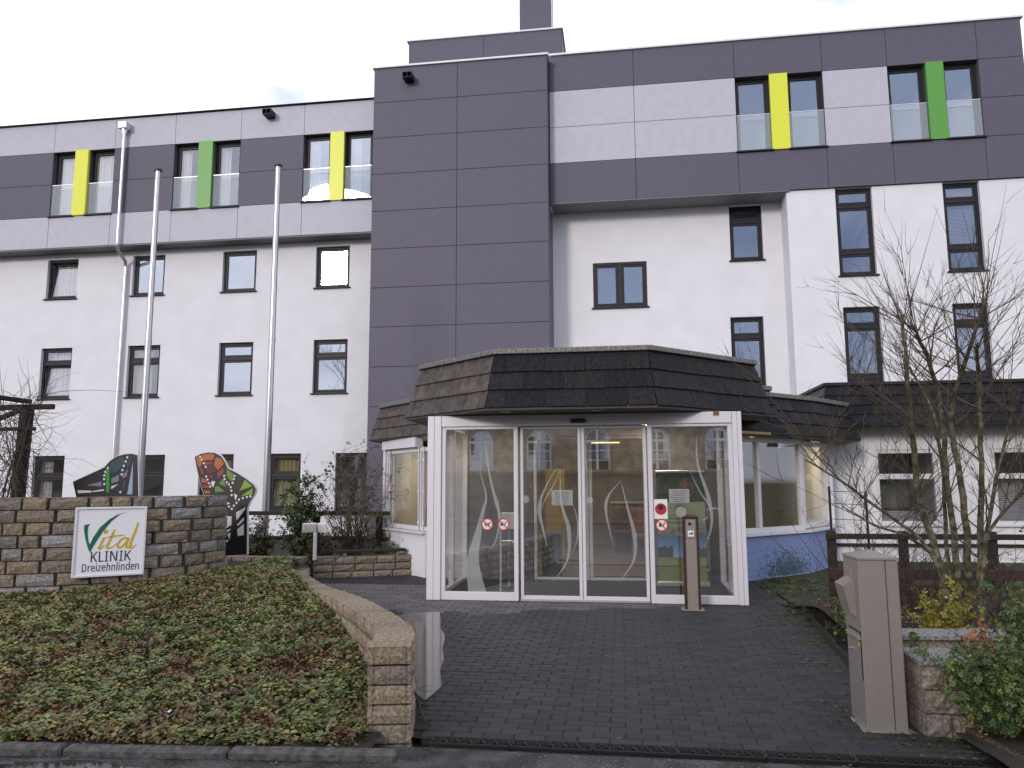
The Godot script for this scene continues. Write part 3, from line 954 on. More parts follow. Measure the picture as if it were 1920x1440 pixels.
# a glazed run between two points, white frame: posts at fractions
func glazed(parent: Node, A: Vector2, B: Vector2, y0: float, y1: float, posts: Array, fw: float, pane: String, called := "window") -> Node3D:
	var d := B - A
	var L := d.length()
	var bs := Basis(Vector3.UP, -atan2(d.y, d.x))
	var o := Vector3(A.x, 0, A.y)
	var mb := MB.new()
	mb.cbox(Vector3(L / 2, y1 - fw / 2, 0), Vector3(L, fw, 0.08), 0.006)
	mb.cbox(Vector3(L / 2, y0 + fw / 2, 0), Vector3(L, fw, 0.08), 0.006)
	var xs := [0.0]
	for p in posts:
		xs.append(p * L)
	xs.append(L)
	for k in xs.size():
		var x: float = clampf(xs[k], fw / 2, L - fw / 2)
		mb.cbox(Vector3(x, (y0 + y1) / 2, 0.001), Vector3(fw, y1 - y0 - 2 * fw, 0.081), 0.006)
	var w := add(parent, called, mb.mesh(), M.frame_white, Transform3D(bs, o))
	for k in xs.size() - 1:
		var a: float = xs[k] + (fw if k == 0 else fw / 2)
		var b: float = xs[k + 1] - (fw if k == xs.size() - 2 else fw / 2)
		bx(w, "pane", o + bs * Vector3((a + b) / 2, (y0 + y1) / 2, 0), Vector3(b - a, y1 - y0 - 2 * fw, 0.008), M[pane], 0.0, bs * Basis(Vector3.UP, rnd(-0.003, 0.003)))
	return w

func wall_run(parent: Node, called: String, A: Vector2, B: Vector2, y0: float, y1: float, t: float, m: Material) -> MeshInstance3D:
	var d := B - A
	return bx(parent, called, Vector3((A.x + B.x) / 2, (y0 + y1) / 2, (A.y + B.y) / 2), Vector3(d.length(), y1 - y0, t), m, 0.0, Basis(Vector3.UP, -atan2(d.y, d.x)))

func ribbon(mb: MB, pts: Array, w0: float, w1: float, w2: float, z: float) -> void:
	# a tapering curved blade on the plane z, from pixels
	var q := []
	for p in pts:
		q.append(on_z(p[0], p[1], z))
	var cv := []
	for k in q.size() - 1:
		for t in 8:
			cv.append(q[k].cubic_interpolate(q[k + 1], q[maxi(k - 1, 0)], q[mini(k + 2, q.size() - 1)], t / 8.0))
	cv.append(q[-1])
	for k in cv.size() - 1:
		var f0 := float(k) / (cv.size() - 1)
		var f1 := float(k + 1) / (cv.size() - 1)
		var wa := lerpf(w0, w1, f0 * 2) if f0 < 0.5 else lerpf(w1, w2, f0 * 2 - 1)
		var wb := lerpf(w0, w1, f1 * 2) if f1 < 0.5 else lerpf(w1, w2, f1 * 2 - 1)
		var s := Vector3(1, 0, 0)
		mb.quad(cv[k] - s * wa / 2, cv[k] + s * wa / 2, cv[k + 1] + s * wb / 2, cv[k + 1] - s * wb / 2, Vector3.BACK)

func blade(parent: Node, pts: Array, w0: float, w1: float, w2: float, z: float) -> void:
	var mb := MB.new()
	ribbon(mb, pts, w0, w1, w2, z)
	add(parent, "etched_blade", mb.mesh(), M.etched)
func dot(parent: Node, ce: Vector3, r: float) -> void:
	var mb := MB.new()
	mb.disc(ce, Vector3.BACK, r, 24)
	add(parent, "etched_dot", mb.mesh(), M.etched)

func pavilion() -> void:
	var p := thing("entrance_pavilion", "glazed entrance pavilion with white frames under a slate-hung canopy", "building", Vector3(-0.5, 0.09, -9.85))
	var gyd := 0.09
	# canopy
	var ch := [Vector2(-3.0, -12.6), Vector2(-3.0, -10.42), Vector2(-1.63, -9.2), Vector2(0.446, -9.2), Vector2(2.08, -10.8), Vector2(2.08, -12.6)]
	var rev := ch.duplicate()
	var tp := inset_chain(ch, 0.20)
	var inside := Vector2(-0.5, -12.0)
	for k in ch.size() - 1:
		slate_face(p, ch[k], ch[k + 1], tp[k], tp[k + 1], 2.51, 3.20, 3, 0.50 if k == 2 else (0.40 if k < 2 else 0.47), "slate_weathered_sunlit" if k <= 1 else "slate", 4 if k <= 1 else 5, inside)
	coping_run(p, tp, 3.20, 0.065, M.coping_old)
	slab_poly(p, "canopy_soffit", ch, 2.475, 0.03, M.soffit)
	slab_poly(p, "roof", tp, 3.17, 0.03, M.backing)
	for x in [-1.42, -0.28]:
		var dl := MB.new()
		dl.disc(Vector3(x, 2.470, -9.42), Vector3.DOWN, 0.07, 18)
		add(p, "downlight", dl.mesh(), M.alu)
	# lower roofs at both sides
	var lf := [Vector2(-2.75, -11.45), Vector2(-4.5, -13.3), Vector2(-4.5, -18.8)]
	lf.reverse()
	var lt := inset_chain(lf, 0.18)
	for k in 2:
		slate_face(p, lf[k], lf[k + 1], lt[k], lt[k + 1], 2.36, 2.94, 3, 0.30, "slate_weathered_sunlit", 4, Vector2(-2.5, -14))
	coping_run(p, lt, 2.94, 0.07, M.coping_old)
	slab_poly(p, "roof", lt + [Vector2(-2.0, -11.5), Vector2(-2.0, -18.8)], 2.91, 0.03, M.backing)
	slab_poly(p, "soffit", lf + [Vector2(-2.6, -11.8), Vector2(-2.98, -11.8), Vector2(-4.10, -13.2), Vector2(-4.10, -18.8)], 2.335, 0.02, M.soffit)
	var rt := [Vector2(2.3, -12.0), Vector2(3.25, -12.9), Vector2(4.2, -14.15), Vector2(4.2, -18.8)]
	var rtt := inset_chain(rt, 0.18)
	for k in 3:
		slate_face(p, rt[k], rt[k + 1], rtt[k], rtt[k + 1], 2.30, 2.90, 3, 0.30, "slate", 5, Vector2(2.0, -15))
	coping_run(p, rtt, 2.90, 0.07, M.coping_old)
	var st := [Vector2(1.75, -11.5), Vector2(2.52, -12.22), Vector2(2.52, -12.9)]
	var stt := inset_chain(st, 0.18)
	for k in 2:
		slate_face(p, st[k], st[k + 1], stt[k], stt[k + 1], 2.34, 3.0, 3, 0.30, "slate", 5, Vector2(1.5, -13))
	coping_run(p, stt, 3.0, 0.07, M.coping_old)
	slab_poly(p, "roof", rtt + [Vector2(1.4, -18.8), Vector2(1.4, -11.8)], 2.87, 0.03, M.backing)
	slab_poly(p, "soffit", rt + [Vector2(3.66, -18.8), Vector2(3.66, -14.3), Vector2(2.94, -13.08), Vector2(1.52, -11.7), Vector2(1.75, -11.5)], 2.275, 0.02, M.soffit)
	# bays: plinth and windows
	var bl := [Vector2(-4.12, -13.22), Vector2(-2.98, -11.85)]
	wall_run(p, "plinth", bl[0], bl[1], 0.0, 0.79, 0.2, M.render_white)
	glazed(p, bl[0], bl[1], 0.82, 2.16, [0.80], 0.07, "pane_bay")
	var sdir: Vector2 = (bl[1] - bl[0]).normalized()
	var nb := Vector2(-sdir.y, sdir.x) * 0.06
	if nb.y < 0:
		nb = -nb
	wall_run(p, "sill", bl[0] + nb, bl[1] + nb, 0.785, 0.815, 0.22, M.frame_white)
	wall_run(p, "shutter_box", bl[0] + nb, bl[0].lerp(bl[1], 0.8) + nb, 2.17, 2.33, 0.14, M.frame_white)
	for f in [0.0, 0.12, 0.80, 0.9]:
		var g: Vector2 = bl[0].lerp(bl[1], f) + nb
		var gr := MB.new()
		gr.tube([Vector3(g.x, 0.82, g.y), Vector3(g.x, 2.17, g.y)], [0.012, 0.012], 6)
		for y in [0.95, 1.45, 1.95]:
			gr.box(Vector3(g.x, y, g.y), Vector3(0.035, 0.03, 0.035))
		add(p, "shutter_guide", gr.mesh(), M.frame_white)
	wall_run(p, "plinth", bl[1], Vector2(-2.45, -11.9), 0.0, 2.33, 0.18, M.frame_white)
	wall_run(p, "side_wall", Vector2(-4.12, -18.8), bl[0], 0.0, 2.33, 0.2, M.render_white)
	wall_run(p, "plinth", Vector2(1.5, -11.72), Vector2(2.94, -13.12), 0.0, 0.78, 0.2, M.plinth_skylit_blue)
	wall_run(p, "plinth", Vector2(2.94, -13.12), Vector2(3.66, -14.35), 0.0, 0.78, 0.2, M.plinth_skylit_blue)
	glazed(p, Vector2(1.5, -11.72), Vector2(2.94, -13.12), 0.80, 2.27, [0.42], 0.075, "pane_bay")
	glazed(p, Vector2(2.94, -13.12), Vector2(3.66, -14.35), 0.82, 2.25, [], 0.075, "pane_bay")
	for e in [[Vector2(1.5, -11.72), Vector2(2.94, -13.12)], [Vector2(2.94, -13.12), Vector2(3.66, -14.35)]]:
		var sd: Vector2 = (e[1] - e[0]).normalized()
		var nn := Vector2(-sd.y, sd.x) * 0.05
		if nn.y < 0:
			nn = -nn
		wall_run(p, "sill", e[0] + nn, e[1] + nn, 0.765, 0.80, 0.2, M.frame_white)
	wall_run(p, "side_wall", Vector2(3.66, -14.35), Vector2(3.66, -18.8), 0.0, 2.33, 0.2, M.render_white)
	# algae on the right plinth
	var ag := MB.new()
	var pa := Vector2(1.5, -11.72)
	var pd := (Vector2(2.94, -13.12) - pa).normalized()
	var pn := Vector3(-pd.y, 0, pd.x)
	if pn.z < 0:
		pn = -pn
	for k in 2200:
		var u := clampf(1.35 + rng.randfn(0.0, 0.30), 0.3, 1.98)
		var y := 0.14 + absf(rng.randfn(0.0, 0.17))
		if y > 0.62:
			continue
		ag.disc(Vector3(pa.x + pd.x * u, y, pa.y + pd.y * u) + pn * (0.1025 + 0.0004 * (k % 5)), pn, rnd(0.003, 0.012), 6)
	add(p, "algae_stain", ag.mesh(), M.algae)
	# glass front
	var z := -9.85
	for c in [[-2.52, -2.43], [-2.428, -2.335], [1.40, 1.462], [1.464, 1.515]]:
		bx(p, "post", Vector3((c[0] + c[1]) / 2, gyd + 1.187, z), Vector3(c[1] - c[0], 2.374, 0.12), M.frame_white, 0.006)
	bx(p, "header", Vector3(-0.4675, 2.394, z), Vector3(3.73, 0.145, 0.11), M.frame_white, 0.006)
	var sen := bx(p, "door_sensor", Vector3(-0.53, 2.375, z + 0.075), Vector3(0.20, 0.05, 0.05), M.black, 0.01)
	sen.set_meta("label", "black motion sensor above the sliding doors")
	bx(p, "orange_marker", Vector3(1.21, 2.445, z + 0.06), Vector3(0.07, 0.05, 0.02), M.brown_wood)
	var parts := [["side_light", -2.335, -1.32, z, 0.055, 0.105], ["sliding_door", -1.30, -0.505, z - 0.07, 0.04, 0.06], ["sliding_door", -0.498, 0.335, z - 0.07, 0.04, 0.06], ["side_light", 0.347, 1.40, z, 0.055, 0.105]]
	for e in parts:
		var mb := MB.new()
		var fw: float = e[4]
		var bh: float = e[5]
		var x0: float = e[1]
		var x1: float = e[2]
		var zz: float = e[3]
		mb.cbox(Vector3(x0 + fw / 2, (gyd + 2.32) / 2, zz), Vector3(fw, 2.32 - gyd, 0.06), 0.005)
		mb.cbox(Vector3(x1 - fw / 2, (gyd + 2.32) / 2, zz), Vector3(fw, 2.32 - gyd, 0.06), 0.005)
		mb.cbox(Vector3((x0 + x1) / 2, gyd + bh / 2, zz + 0.001), Vector3(x1 - x0 - 2 * fw, bh, 0.06), 0.005)
		mb.cbox(Vector3((x0 + x1) / 2, 2.32 - 0.0175, zz + 0.001), Vector3(x1 - x0 - 2 * fw, 0.035, 0.06), 0.005)
		var dn := add(p, e[0], mb.mesh(), M.frame_white)
		bx(dn, "pane", Vector3((x0 + x1) / 2, (gyd + bh + 2.285) / 2, zz), Vector3(x1 - x0 - 2 * fw, 2.285 - gyd - bh, 0.008), M.pane_door)
	var rails := MB.new()
	rails.cbox(Vector3(-0.485, gyd + 0.006, z - 0.07), Vector3(1.64, 0.03, 0.09), 0.004)
	add(p, "threshold", rails.mesh(), M.alu)
	# etched blades on the glass
	var zg := z + 0.012
	var c4 := func(a: Array) -> Array: return a.map(func(q): return [820 + q[0] / 4.0, 780 + q[1] / 4.0])
	var c5 := func(a: Array) -> Array: return a.map(func(q): return [1090 + q[0] / 3.893, 780 + q[1] / 3.893])
	blade(p, c4.call([[380, 160], [370, 280], [400, 480], [440, 640], [465, 760], [440, 930], [370, 1040]]), 0.003, 0.045, 0.002, zg)
	blade(p, c4.call([[320, 420], [365, 600], [340, 720], [300, 900], [265, 1100], [300, 1320]]), 0.003, 0.06, 0.24, zg)
	blade(p, c4.call([[450, 560], [470, 800], [475, 1000], [474, 1320]]), 0.002, 0.018, 0.02, zg)
	blade(p, c5.call([[840, 140], [850, 350], [930, 600], [950, 800], [885, 1010]]), 0.003, 0.05, 0.002, zg)
	blade(p, c5.call([[790, 400], [870, 560], [925, 640], [960, 760]]), 0.002, 0.025, 0.002, zg)
	dot(p, on_z(1277, 960, zg), 0.065)
	var zd := z - 0.07 + 0.012
	blade(p, c4.call([[905, 370], [800, 560], [765, 700], [795, 860], [825, 980]]), 0.002, 0.05, 0.002, zd)
	blade(p, c4.call([[930, 380], [870, 520], [800, 640], [775, 720]]), 0.002, 0.02, 0.002, zd)
	blade(p, c4.call([[920, 400], [930, 650], [985, 850], [975, 1080], [860, 1250]]), 0.002, 0.055, 0.002, zd)
	blade(p, c4.call([[1010, 640], [1050, 780], [1050, 920], [1005, 1040]]), 0.002, 0.022, 0.002, zd)
	blade(p, c5.call([[300, 460], [200, 580], [180, 700], [235, 950]]), 0.002, 0.045, 0.002, zd)
	blade(p, c5.call([[290, 480], [340, 680], [390, 880], [380, 1060], [265, 1225]]), 0.002, 0.055, 0.002, zd)
	dot(p, on_z(985, 936, zd), 0.05)
	dot(p, on_z(1106, 938, zd), 0.04)
	# stickers and notices on the glass
	for s in [["no_dogs_sticker", 913.5, 983.0, 0], ["no_food_sticker", 943.7, 983.0, 1], ["no_food_sticker", 1240.8, 984.7, 1]]:
		var ce := on_z(s[1], s[2], zg)
		var w := MB.new()
		w.disc(ce, Vector3.BACK, 0.080, 28)
		var so := add(p, s[0], w.mesh(), M.paper)
		var ring := MB.new()
		ring.disc(ce + Vector3(0, 0, 0.003), Vector3.BACK, 0.080, 28, 0.064)
		ring.box(ce + Vector3(0, 0, 0.004), Vector3(0.135, 0.012, 0.002), Basis(Vector3.BACK, -PI / 4))
		add(so, "red_ring", ring.mesh(), M.red)
		var ic := MB.new()
		if s[3] == 0:
			ic.box(ce + Vector3(-0.002, 0.0, 0.0015), Vector3(0.055, 0.018, 0.002))
			for x in [-0.024, -0.012, 0.014, 0.024]:
				ic.box(ce + Vector3(x, -0.019, 0.0015), Vector3(0.006, 0.026, 0.002))
			ic.box(ce + Vector3(0.032, 0.016, 0.0015), Vector3(0.026, 0.016, 0.002))
			ic.box(ce + Vector3(-0.034, 0.014, 0.0015), Vector3(0.005, 0.024, 0.002), Basis(Vector3.BACK, 0.5))
		else:
			ic.box(ce + Vector3(-0.018, -0.004, 0.0015), Vector3(0.034, 0.03, 0.002), Basis(Vector3.BACK, 0.3))
			for k in 4:
				ic.box(ce + Vector3(-0.030 + k * 0.009, 0.02, 0.0015), Vector3(0.005, 0.024, 0.002), Basis(Vector3.BACK, 0.3))
			ic.box(ce + Vector3(0.026, 0.012, 0.0015), Vector3(0.013, 0.052, 0.002), Basis(Vector3.BACK, -0.6))
		add(so, "pictogram", ic.mesh(), M.black)
	var nt := MB.new()
	var n0 := on_z(1226, 936, zg)
	var n1 := on_z(1252, 973, zg)
	nt.box((n0 + n1) / 2, Vector3(n1.x - n0.x, n0.y - n1.y, 0.002))
	var no := add(p, "mask_notice", nt.mesh(), M.paper)
	var rm := MB.new()
	rm.disc((n0 + n1) / 2 + Vector3(0, -0.0, 0.004), Vector3.BACK, 0.072, 28)
	add(no, "red_disc", rm.mesh(), M.red)
	var bk := MB.new()
	bk.disc((n0 + n1) / 2 + Vector3(0, 0.022, 0.006), Vector3.BACK, 0.036, 20)
	add(no, "pictogram", bk.mesh(), M.black)
	for e in [[1034, 919, 1074, 947.5, zd - 0.03], [1254, 917, 1293, 943, zg - 0.03]]:
		var a := on_z(e[0], e[1], e[4])
		var b2 := on_z(e[2], e[3], e[4])
		var nn2 := MB.new()
		nn2.box((a + b2) / 2, Vector3(b2.x - a.x, a.y - b2.y, 0.002))
		var o2 := add(p, "paper_notice", nn2.mesh(), M.paper)
		var tx := MB.new()
		for k in 6:
			var yy: float = lerpf(a.y - 0.03, b2.y + 0.02, k / 5.0)
			tx.box(Vector3((a.x + b2.x) / 2 - 0.01 * (k % 2), yy, e[4] + 0.002), Vector3((b2.x - a.x) * (0.7 - 0.08 * (k % 3)), 0.006, 0.001))
		add(o2, "printed_lines", tx.mesh(), M.interior_grey)
	# glazed sides of the lobby, inner doors, floors, ceiling and the hall behind
	glazed(p, Vector2(-2.43, -11.85), Vector2(-2.43, -9.93), gyd, 2.40, [0.5], 0.06, "pane", "side_glazing")
	glazed(p, Vector2(1.46, -9.93), Vector2(1.46, -11.70), gyd, 2.40, [0.5], 0.06, "pane", "side_glazing")
	wall_run(p, "partition", Vector2(-2.4, -11.9), Vector2(-1.36, -11.9), gyd, 2.45, 0.1, M.interior_grey)
	wall_run(p, "partition", Vector2(0.40, -11.9), Vector2(1.44, -11.9), gyd, 2.45, 0.1, M.interior_grey)
	glazed(p, Vector2(-1.35, -11.9), Vector2(-0.50, -11.9), gyd, 2.30, [], 0.05, "pane", "inner_door")
	glazed(p, Vector2(-0.49, -11.9), Vector2(0.39, -11.9), gyd, 2.30, [], 0.05, "pane", "inner_door")
	bx(p, "inner_header", Vector3(-0.48, 2.38, -11.9), Vector3(1.74, 0.15, 0.1), M.frame_white)
	var plan := [Vector2(-2.5, -9.93), Vector2(1.5, -9.93), Vector2(1.5, -11.72), Vector2(2.94, -13.12), Vector2(3.66, -14.35), Vector2(3.66, -18.8), Vector2(-4.12, -18.8), Vector2(-4.12, -13.22), Vector2(-2.98, -11.85), Vector2(-2.5, -11.85)]
	slab_poly(p, "floor", plan, 0.0, 0.082, M.interior_floor)
	slab_poly(p, "ceiling", plan, 2.452, 0.015, M.interior_white)
	bx(p, "entrance_mat", Vector3(-0.48, 0.086, -10.95), Vector3(1.75, 0.012, 1.7), M.mat_dark)
	bx(p, "back_wall", Vector3(-0.25, 1.3, -18.7), Vector3(7.9, 2.6, 0.1), M.interior_beige)
	bx(p, "inner_wall", Vector3(1.9, 1.27, -16.2), Vector3(0.1, 2.34, 4.6), M.interior_white)
	bx(p, "inner_wall", Vector3(-1.95, 1.27, -15.8), Vector3(0.1, 2.34, 5.4), M.interior_beige)
	var spots := ["above the roll-up banner in the lobby", "above the sanitizer stand in the lobby", "over the middle of the hall", "over the hall chairs", "just behind the inner glass doors", "in the room of the left bay window", "in the room of the right bay window"]
	var at_ := -1
	for t in [[0.62, -11.3], [-1.85, -11.2], [-0.3, -14.3], [-0.3, -16.3], [-0.9, -13.2], [-3.0, -14.5], [2.7, -14.6]]:
		var yl := 2.435
		at_ += 1
		var ln := thing("ceiling_light", "lit strip light " + spots[at_], "ceiling light", Vector3(t[0], yl, t[1]), "strip lights inside the pavilion")
		bx(ln, "housing", Vector3(t[0], yl, t[1]), Vector3(0.62, 0.02, 0.11), M.interior_white)
		bx(ln, "lit_tube", Vector3(t[0], yl - 0.02, t[1]), Vector3(0.58, 0.018, 0.07), M.lit_tube)
		var al := AreaLight3D.new()
		al.name = "strip_glow"
		al.area_size = Vector2(0.58, 0.07)
		al.light_color = Color(1.0, 0.92, 0.76)
		al.light_energy = 1.2 if at_ < 5 else 1.7
		al.shadow_enabled = true
		ln.add_child(al)
		al.global_transform = Transform3D(Basis(Vector3.RIGHT, -PI / 2), Vector3(t[0], yl - 0.035, t[1]))

# ---------------------------------------------------------------- single-storey annex at the right
func annex() -> void:
	var a := thing("side_annex", "low white annex with dark slate fascia behind the bare tree", "building", Vector3(7, 0.1, -15))
	var hs := [[4.70, 5.80, 0.78, 2.16], [6.72, 7.85, 0.78, 2.16], [8.7, 9.8, 0.78, 2.16]]
	add(a, "wall", wall_holes(3.66, 13.0, 0.0, 2.66, -15.0, hs, 0.3), M.render_white)
	for k in 3:
		var o := {"bars": [0.64], "frame": "frame_white", "sash": false, "fw": 0.07, "back": 0.06, "pane": "pane_soft"}
		if k == 1:
			o["blind"] = [0.05, 0.6]
		else:
			o["blind"] = [0.04, 0.18]
		window(a, hs[k], -15.0, o)
	bx(a, "rail", Vector3(8.3, 0.42, -14.95), Vector3(9.2, 0.05, 0.06), M.timber_dark)
	var ch := [Vector2(3.6, -18.9), Vector2(3.6, -14.25), Vector2(13.2, -14.25)]
	var tp := inset_chain(ch, 0.14)
	for k in 2:
		slate_face(a, ch[k], ch[k + 1], tp[k], tp[k + 1], 2.60, 3.30, 4, 0.30, "slate_weathered_sunlit" if k == 0 else "slate", 4, Vector2(8, -17))
	coping_run(a, tp, 3.30, 0.06, M.frame_dark)
	slab_poly(a, "roof", tp + [Vector2(13.2, -18.9)], 3.27, 0.03, M.backing)
	slab_poly(a, "soffit", ch + [Vector2(13.2, -18.9)], 2.585, 0.02, M.soffit)

# ---------------------------------------------------------------- what stands behind the camera and is mirrored in the glass
func opposite() -> void:
	mat("ashlar", Color(0.46, 0.36, 0.25), 0.9, 0, TEX["blot"], 0.25, TEX["brough"], 0.5)
	mat("ashlar_shaded", Color(0.17, 0.15, 0.13), 0.9, 0, TEX["blot"], 0.25)  # darker copy of the stone: ground-floor shade painted into the lower zone
	mat("roof_tile", Color(0.10, 0.05, 0.035), 0.8, 0, TEX["mott"], 0.6)
	var h := thing("stone_house", "tan stone house with arched windows across the street", "building", Vector3(-2, 0, 14))
	var open := []
	for k in 8:
		open.append([-11.4 + k * 2.6 - 0.56, -11.4 + k * 2.6 + 0.56, 2.1, 3.94])
	add(h, "wall", wall_holes(-14.5, 10.5, 1.9, 5.2, 14.3, open, 0.3), M.ashlar)
	bx(h, "wall", Vector3(-2, 3.55, 19.0), Vector3(25, 3.3, 2.0), M.ashlar)
	for x in [-14.35, 10.35]:
		bx(h, "wall", Vector3(x, 3.55, 16.15), Vector3(0.3, 3.3, 3.7), M.ashlar)
	bx(h, "plinth", Vector3(-2, 0.95, 16.9), Vector3(25.1, 1.9, 6.2), M.ashlar_shaded)
	bx(h, "ledge", Vector3(-2, 1.96, 13.88), Vector3(25.2, 0.14, 0.4), M.ashlar_shaded)
	bx(h, "ledge", Vector3(-2, 5.08, 13.9), Vector3(25.2, 0.2, 0.5), M.ashlar)
	var rf := MB.new()
	rf.prism(PackedVector2Array([Vector2(-3.4, 0), Vector2(3.4, 0), Vector2(0, 1.25)]), Vector3(-14.8, 5.2, 17), Vector3(0, 0, 1), Vector3.UP, Vector3.RIGHT, 0.0, 25.6)
	add(h, "roof", rf.mesh(), M.roof_tile)
	for r in 1:
		for k in 8:
			var cx := -11.4 + k * 2.6
			var y0: float = [2.1, 5.3][r]
			var arc := PackedVector2Array([Vector2(-0.56, 0), Vector2(0.56, 0)])
			for s in 13:
				var an := PI * s / 12.0
				arc.append(Vector2(cos(an) * 0.56, 1.28 + sin(an) * 0.56))
			var sf := MB.new()
			for piece in Geometry2D.clip_polygons(PackedVector2Array([Vector2(-0.565, 1.28), Vector2(0.565, 1.28), Vector2(0.565, 1.845), Vector2(-0.565, 1.845)]), arc):
				sf.prism(piece, Vector3(cx, y0, 14.15), Vector3.RIGHT, Vector3.UP, Vector3.FORWARD, 0.0, 0.152)
			var w := add(h, "window", sf.mesh(), M.ashlar)
			var pn := MB.new()
			pn.prism(arc, Vector3(cx, y0, 14.11), Vector3.RIGHT, Vector3.UP, Vector3.FORWARD, 0.0, 0.008)
			add(w, "pane", pn.mesh(), M.pane_coated)
			var fr := MB.new()
			fr.box(Vector3(cx, y0 + 0.92, 14.08), Vector3(0.10, 1.84, 0.04))
			fr.box(Vector3(cx, y0 + 1.26, 14.078), Vector3(1.12, 0.10, 0.045))
			for y in [0.42, 0.84]:
				fr.box(Vector3(cx, y0 + y, 14.08), Vector3(1.12, 0.035, 0.035))
			for s in [-0.52, 0.52]:
				fr.box(Vector3(cx + s, y0 + 0.64, 14.08), Vector3(0.07, 1.28, 0.04))
			for s in 12:
				var a0 := PI * (s + 0.5) / 12.0
				fr.box(Vector3(cx + cos(a0) * 0.53, y0 + 1.28 + sin(a0) * 0.53, 14.08), Vector3(0.15, 0.07, 0.04), Basis(Vector3.BACK, a0 + PI / 2))
			add(w, "frame", fr.mesh(), M.white_paint)
	# wooded hill far behind
	var hl := MB.new()
	var nz := FastNoiseLite.new()
	nz.seed = 5
	nz.frequency = 0.02
	for i in 90:
		var x0 := -220.0 + i * 5.0
		var x1 := x0 + 5.0
		for j in 6:
			var f0 := j / 6.0
			var f1 := (j + 1) / 6.0
			var hy := func(x: float, f: float) -> Vector3:
				var top := 19.0 + 9.0 * nz.get_noise_2d(x, 0.0) + 2.5 * nz.get_noise_2d(x * 14.0, 9.0)
				return Vector3(x, top * f - 0.5, 150.0 + 40.0 * f + 5.0 * nz.get_noise_2d(x * 8.0, f * 200.0))
			hl.quad(hy.call(x0, f0), hy.call(x1, f0), hy.call(x1, f1), hy.call(x0, f1), Vector3(0, 0.4, -1))
	mat("woods", Color(0.06, 0.055, 0.035), 1.0, 0, TEX["mott"], 0.05)
	struct("hill", hl.mesh(), M.woods)
	var k2 := 0
	for t in [[13.5, 8.0, 16.0], [19.5, 10.5, 15.0], [-19.0, 11.5, 15.5], [8.5, 11.0, 13.0]]:
		k2 += 1
		var tr := thing("bare_tree", ["tall bare tree at the roadside across from the white block", "tall bare tree farthest along the road across the street", "tall bare tree beyond the left end of the stone house", "smaller bare tree beside the stone house"][k2 - 1], "tree", Vector3(t[0], 0, t[1]), "bare trees across the street")
		var mb := MB.new()
		var tw := MB.new()
		grow(mb, tw, Vector3(t[0], 0.0, t[1]), Vector3(rnd(-0.05, 0.05), 1, rnd(-0.05, 0.05)), t[2] * 0.30, 0.22, 0, 5)
		add(tr, "trunk", mb.mesh(), M.bark_grey)
		add(tr, "crown", tw.mesh(), M.bark_grey)

func grow(mb: MB, tw: MB, p: Vector3, dir: Vector3, ln: float, r: float, level: int, deep: int) -> void:
	var pts := [p]
	var rad := [r]
	var d := dir.normalized()
	var segs := 4 if level < 2 else 3
	for k in segs:
		d = (d + Vector3(rnd(-1, 1), rnd(-0.5, 1), rnd(-1, 1)) * 0.16).normalized()
		pts.append(pts[-1] + d * ln / segs)
		rad.append(r * (1.0 - 0.42 * (k + 1) / segs))
	(mb if level < 2 else tw).tube(pts, rad, 7 if level == 0 else (5 if level < 3 else 3), false)
	if level >= deep:
		return
	var n := 3 + rng.randi() % 2
	for k in n:
		var at := rnd(0.35, 1.0) if k > 0 else 1.0
		var i := clampi(int(at * segs), 1, segs)
		var ax := Vector3(rnd(-1, 1), rnd(-0.2, 0.5), rnd(-1, 1)).normalized()
		var nd := (d + ax * rnd(0.45, 0.85)).normalized()
		if k == 0:
			nd = (d + ax * 0.25).normalized()
		grow(mb, tw, pts[i], nd, ln * rnd(0.62, 0.82), rad[i] * rnd(0.5, 0.7) if k > 0 else rad[i] * 0.85, level + 1, deep)

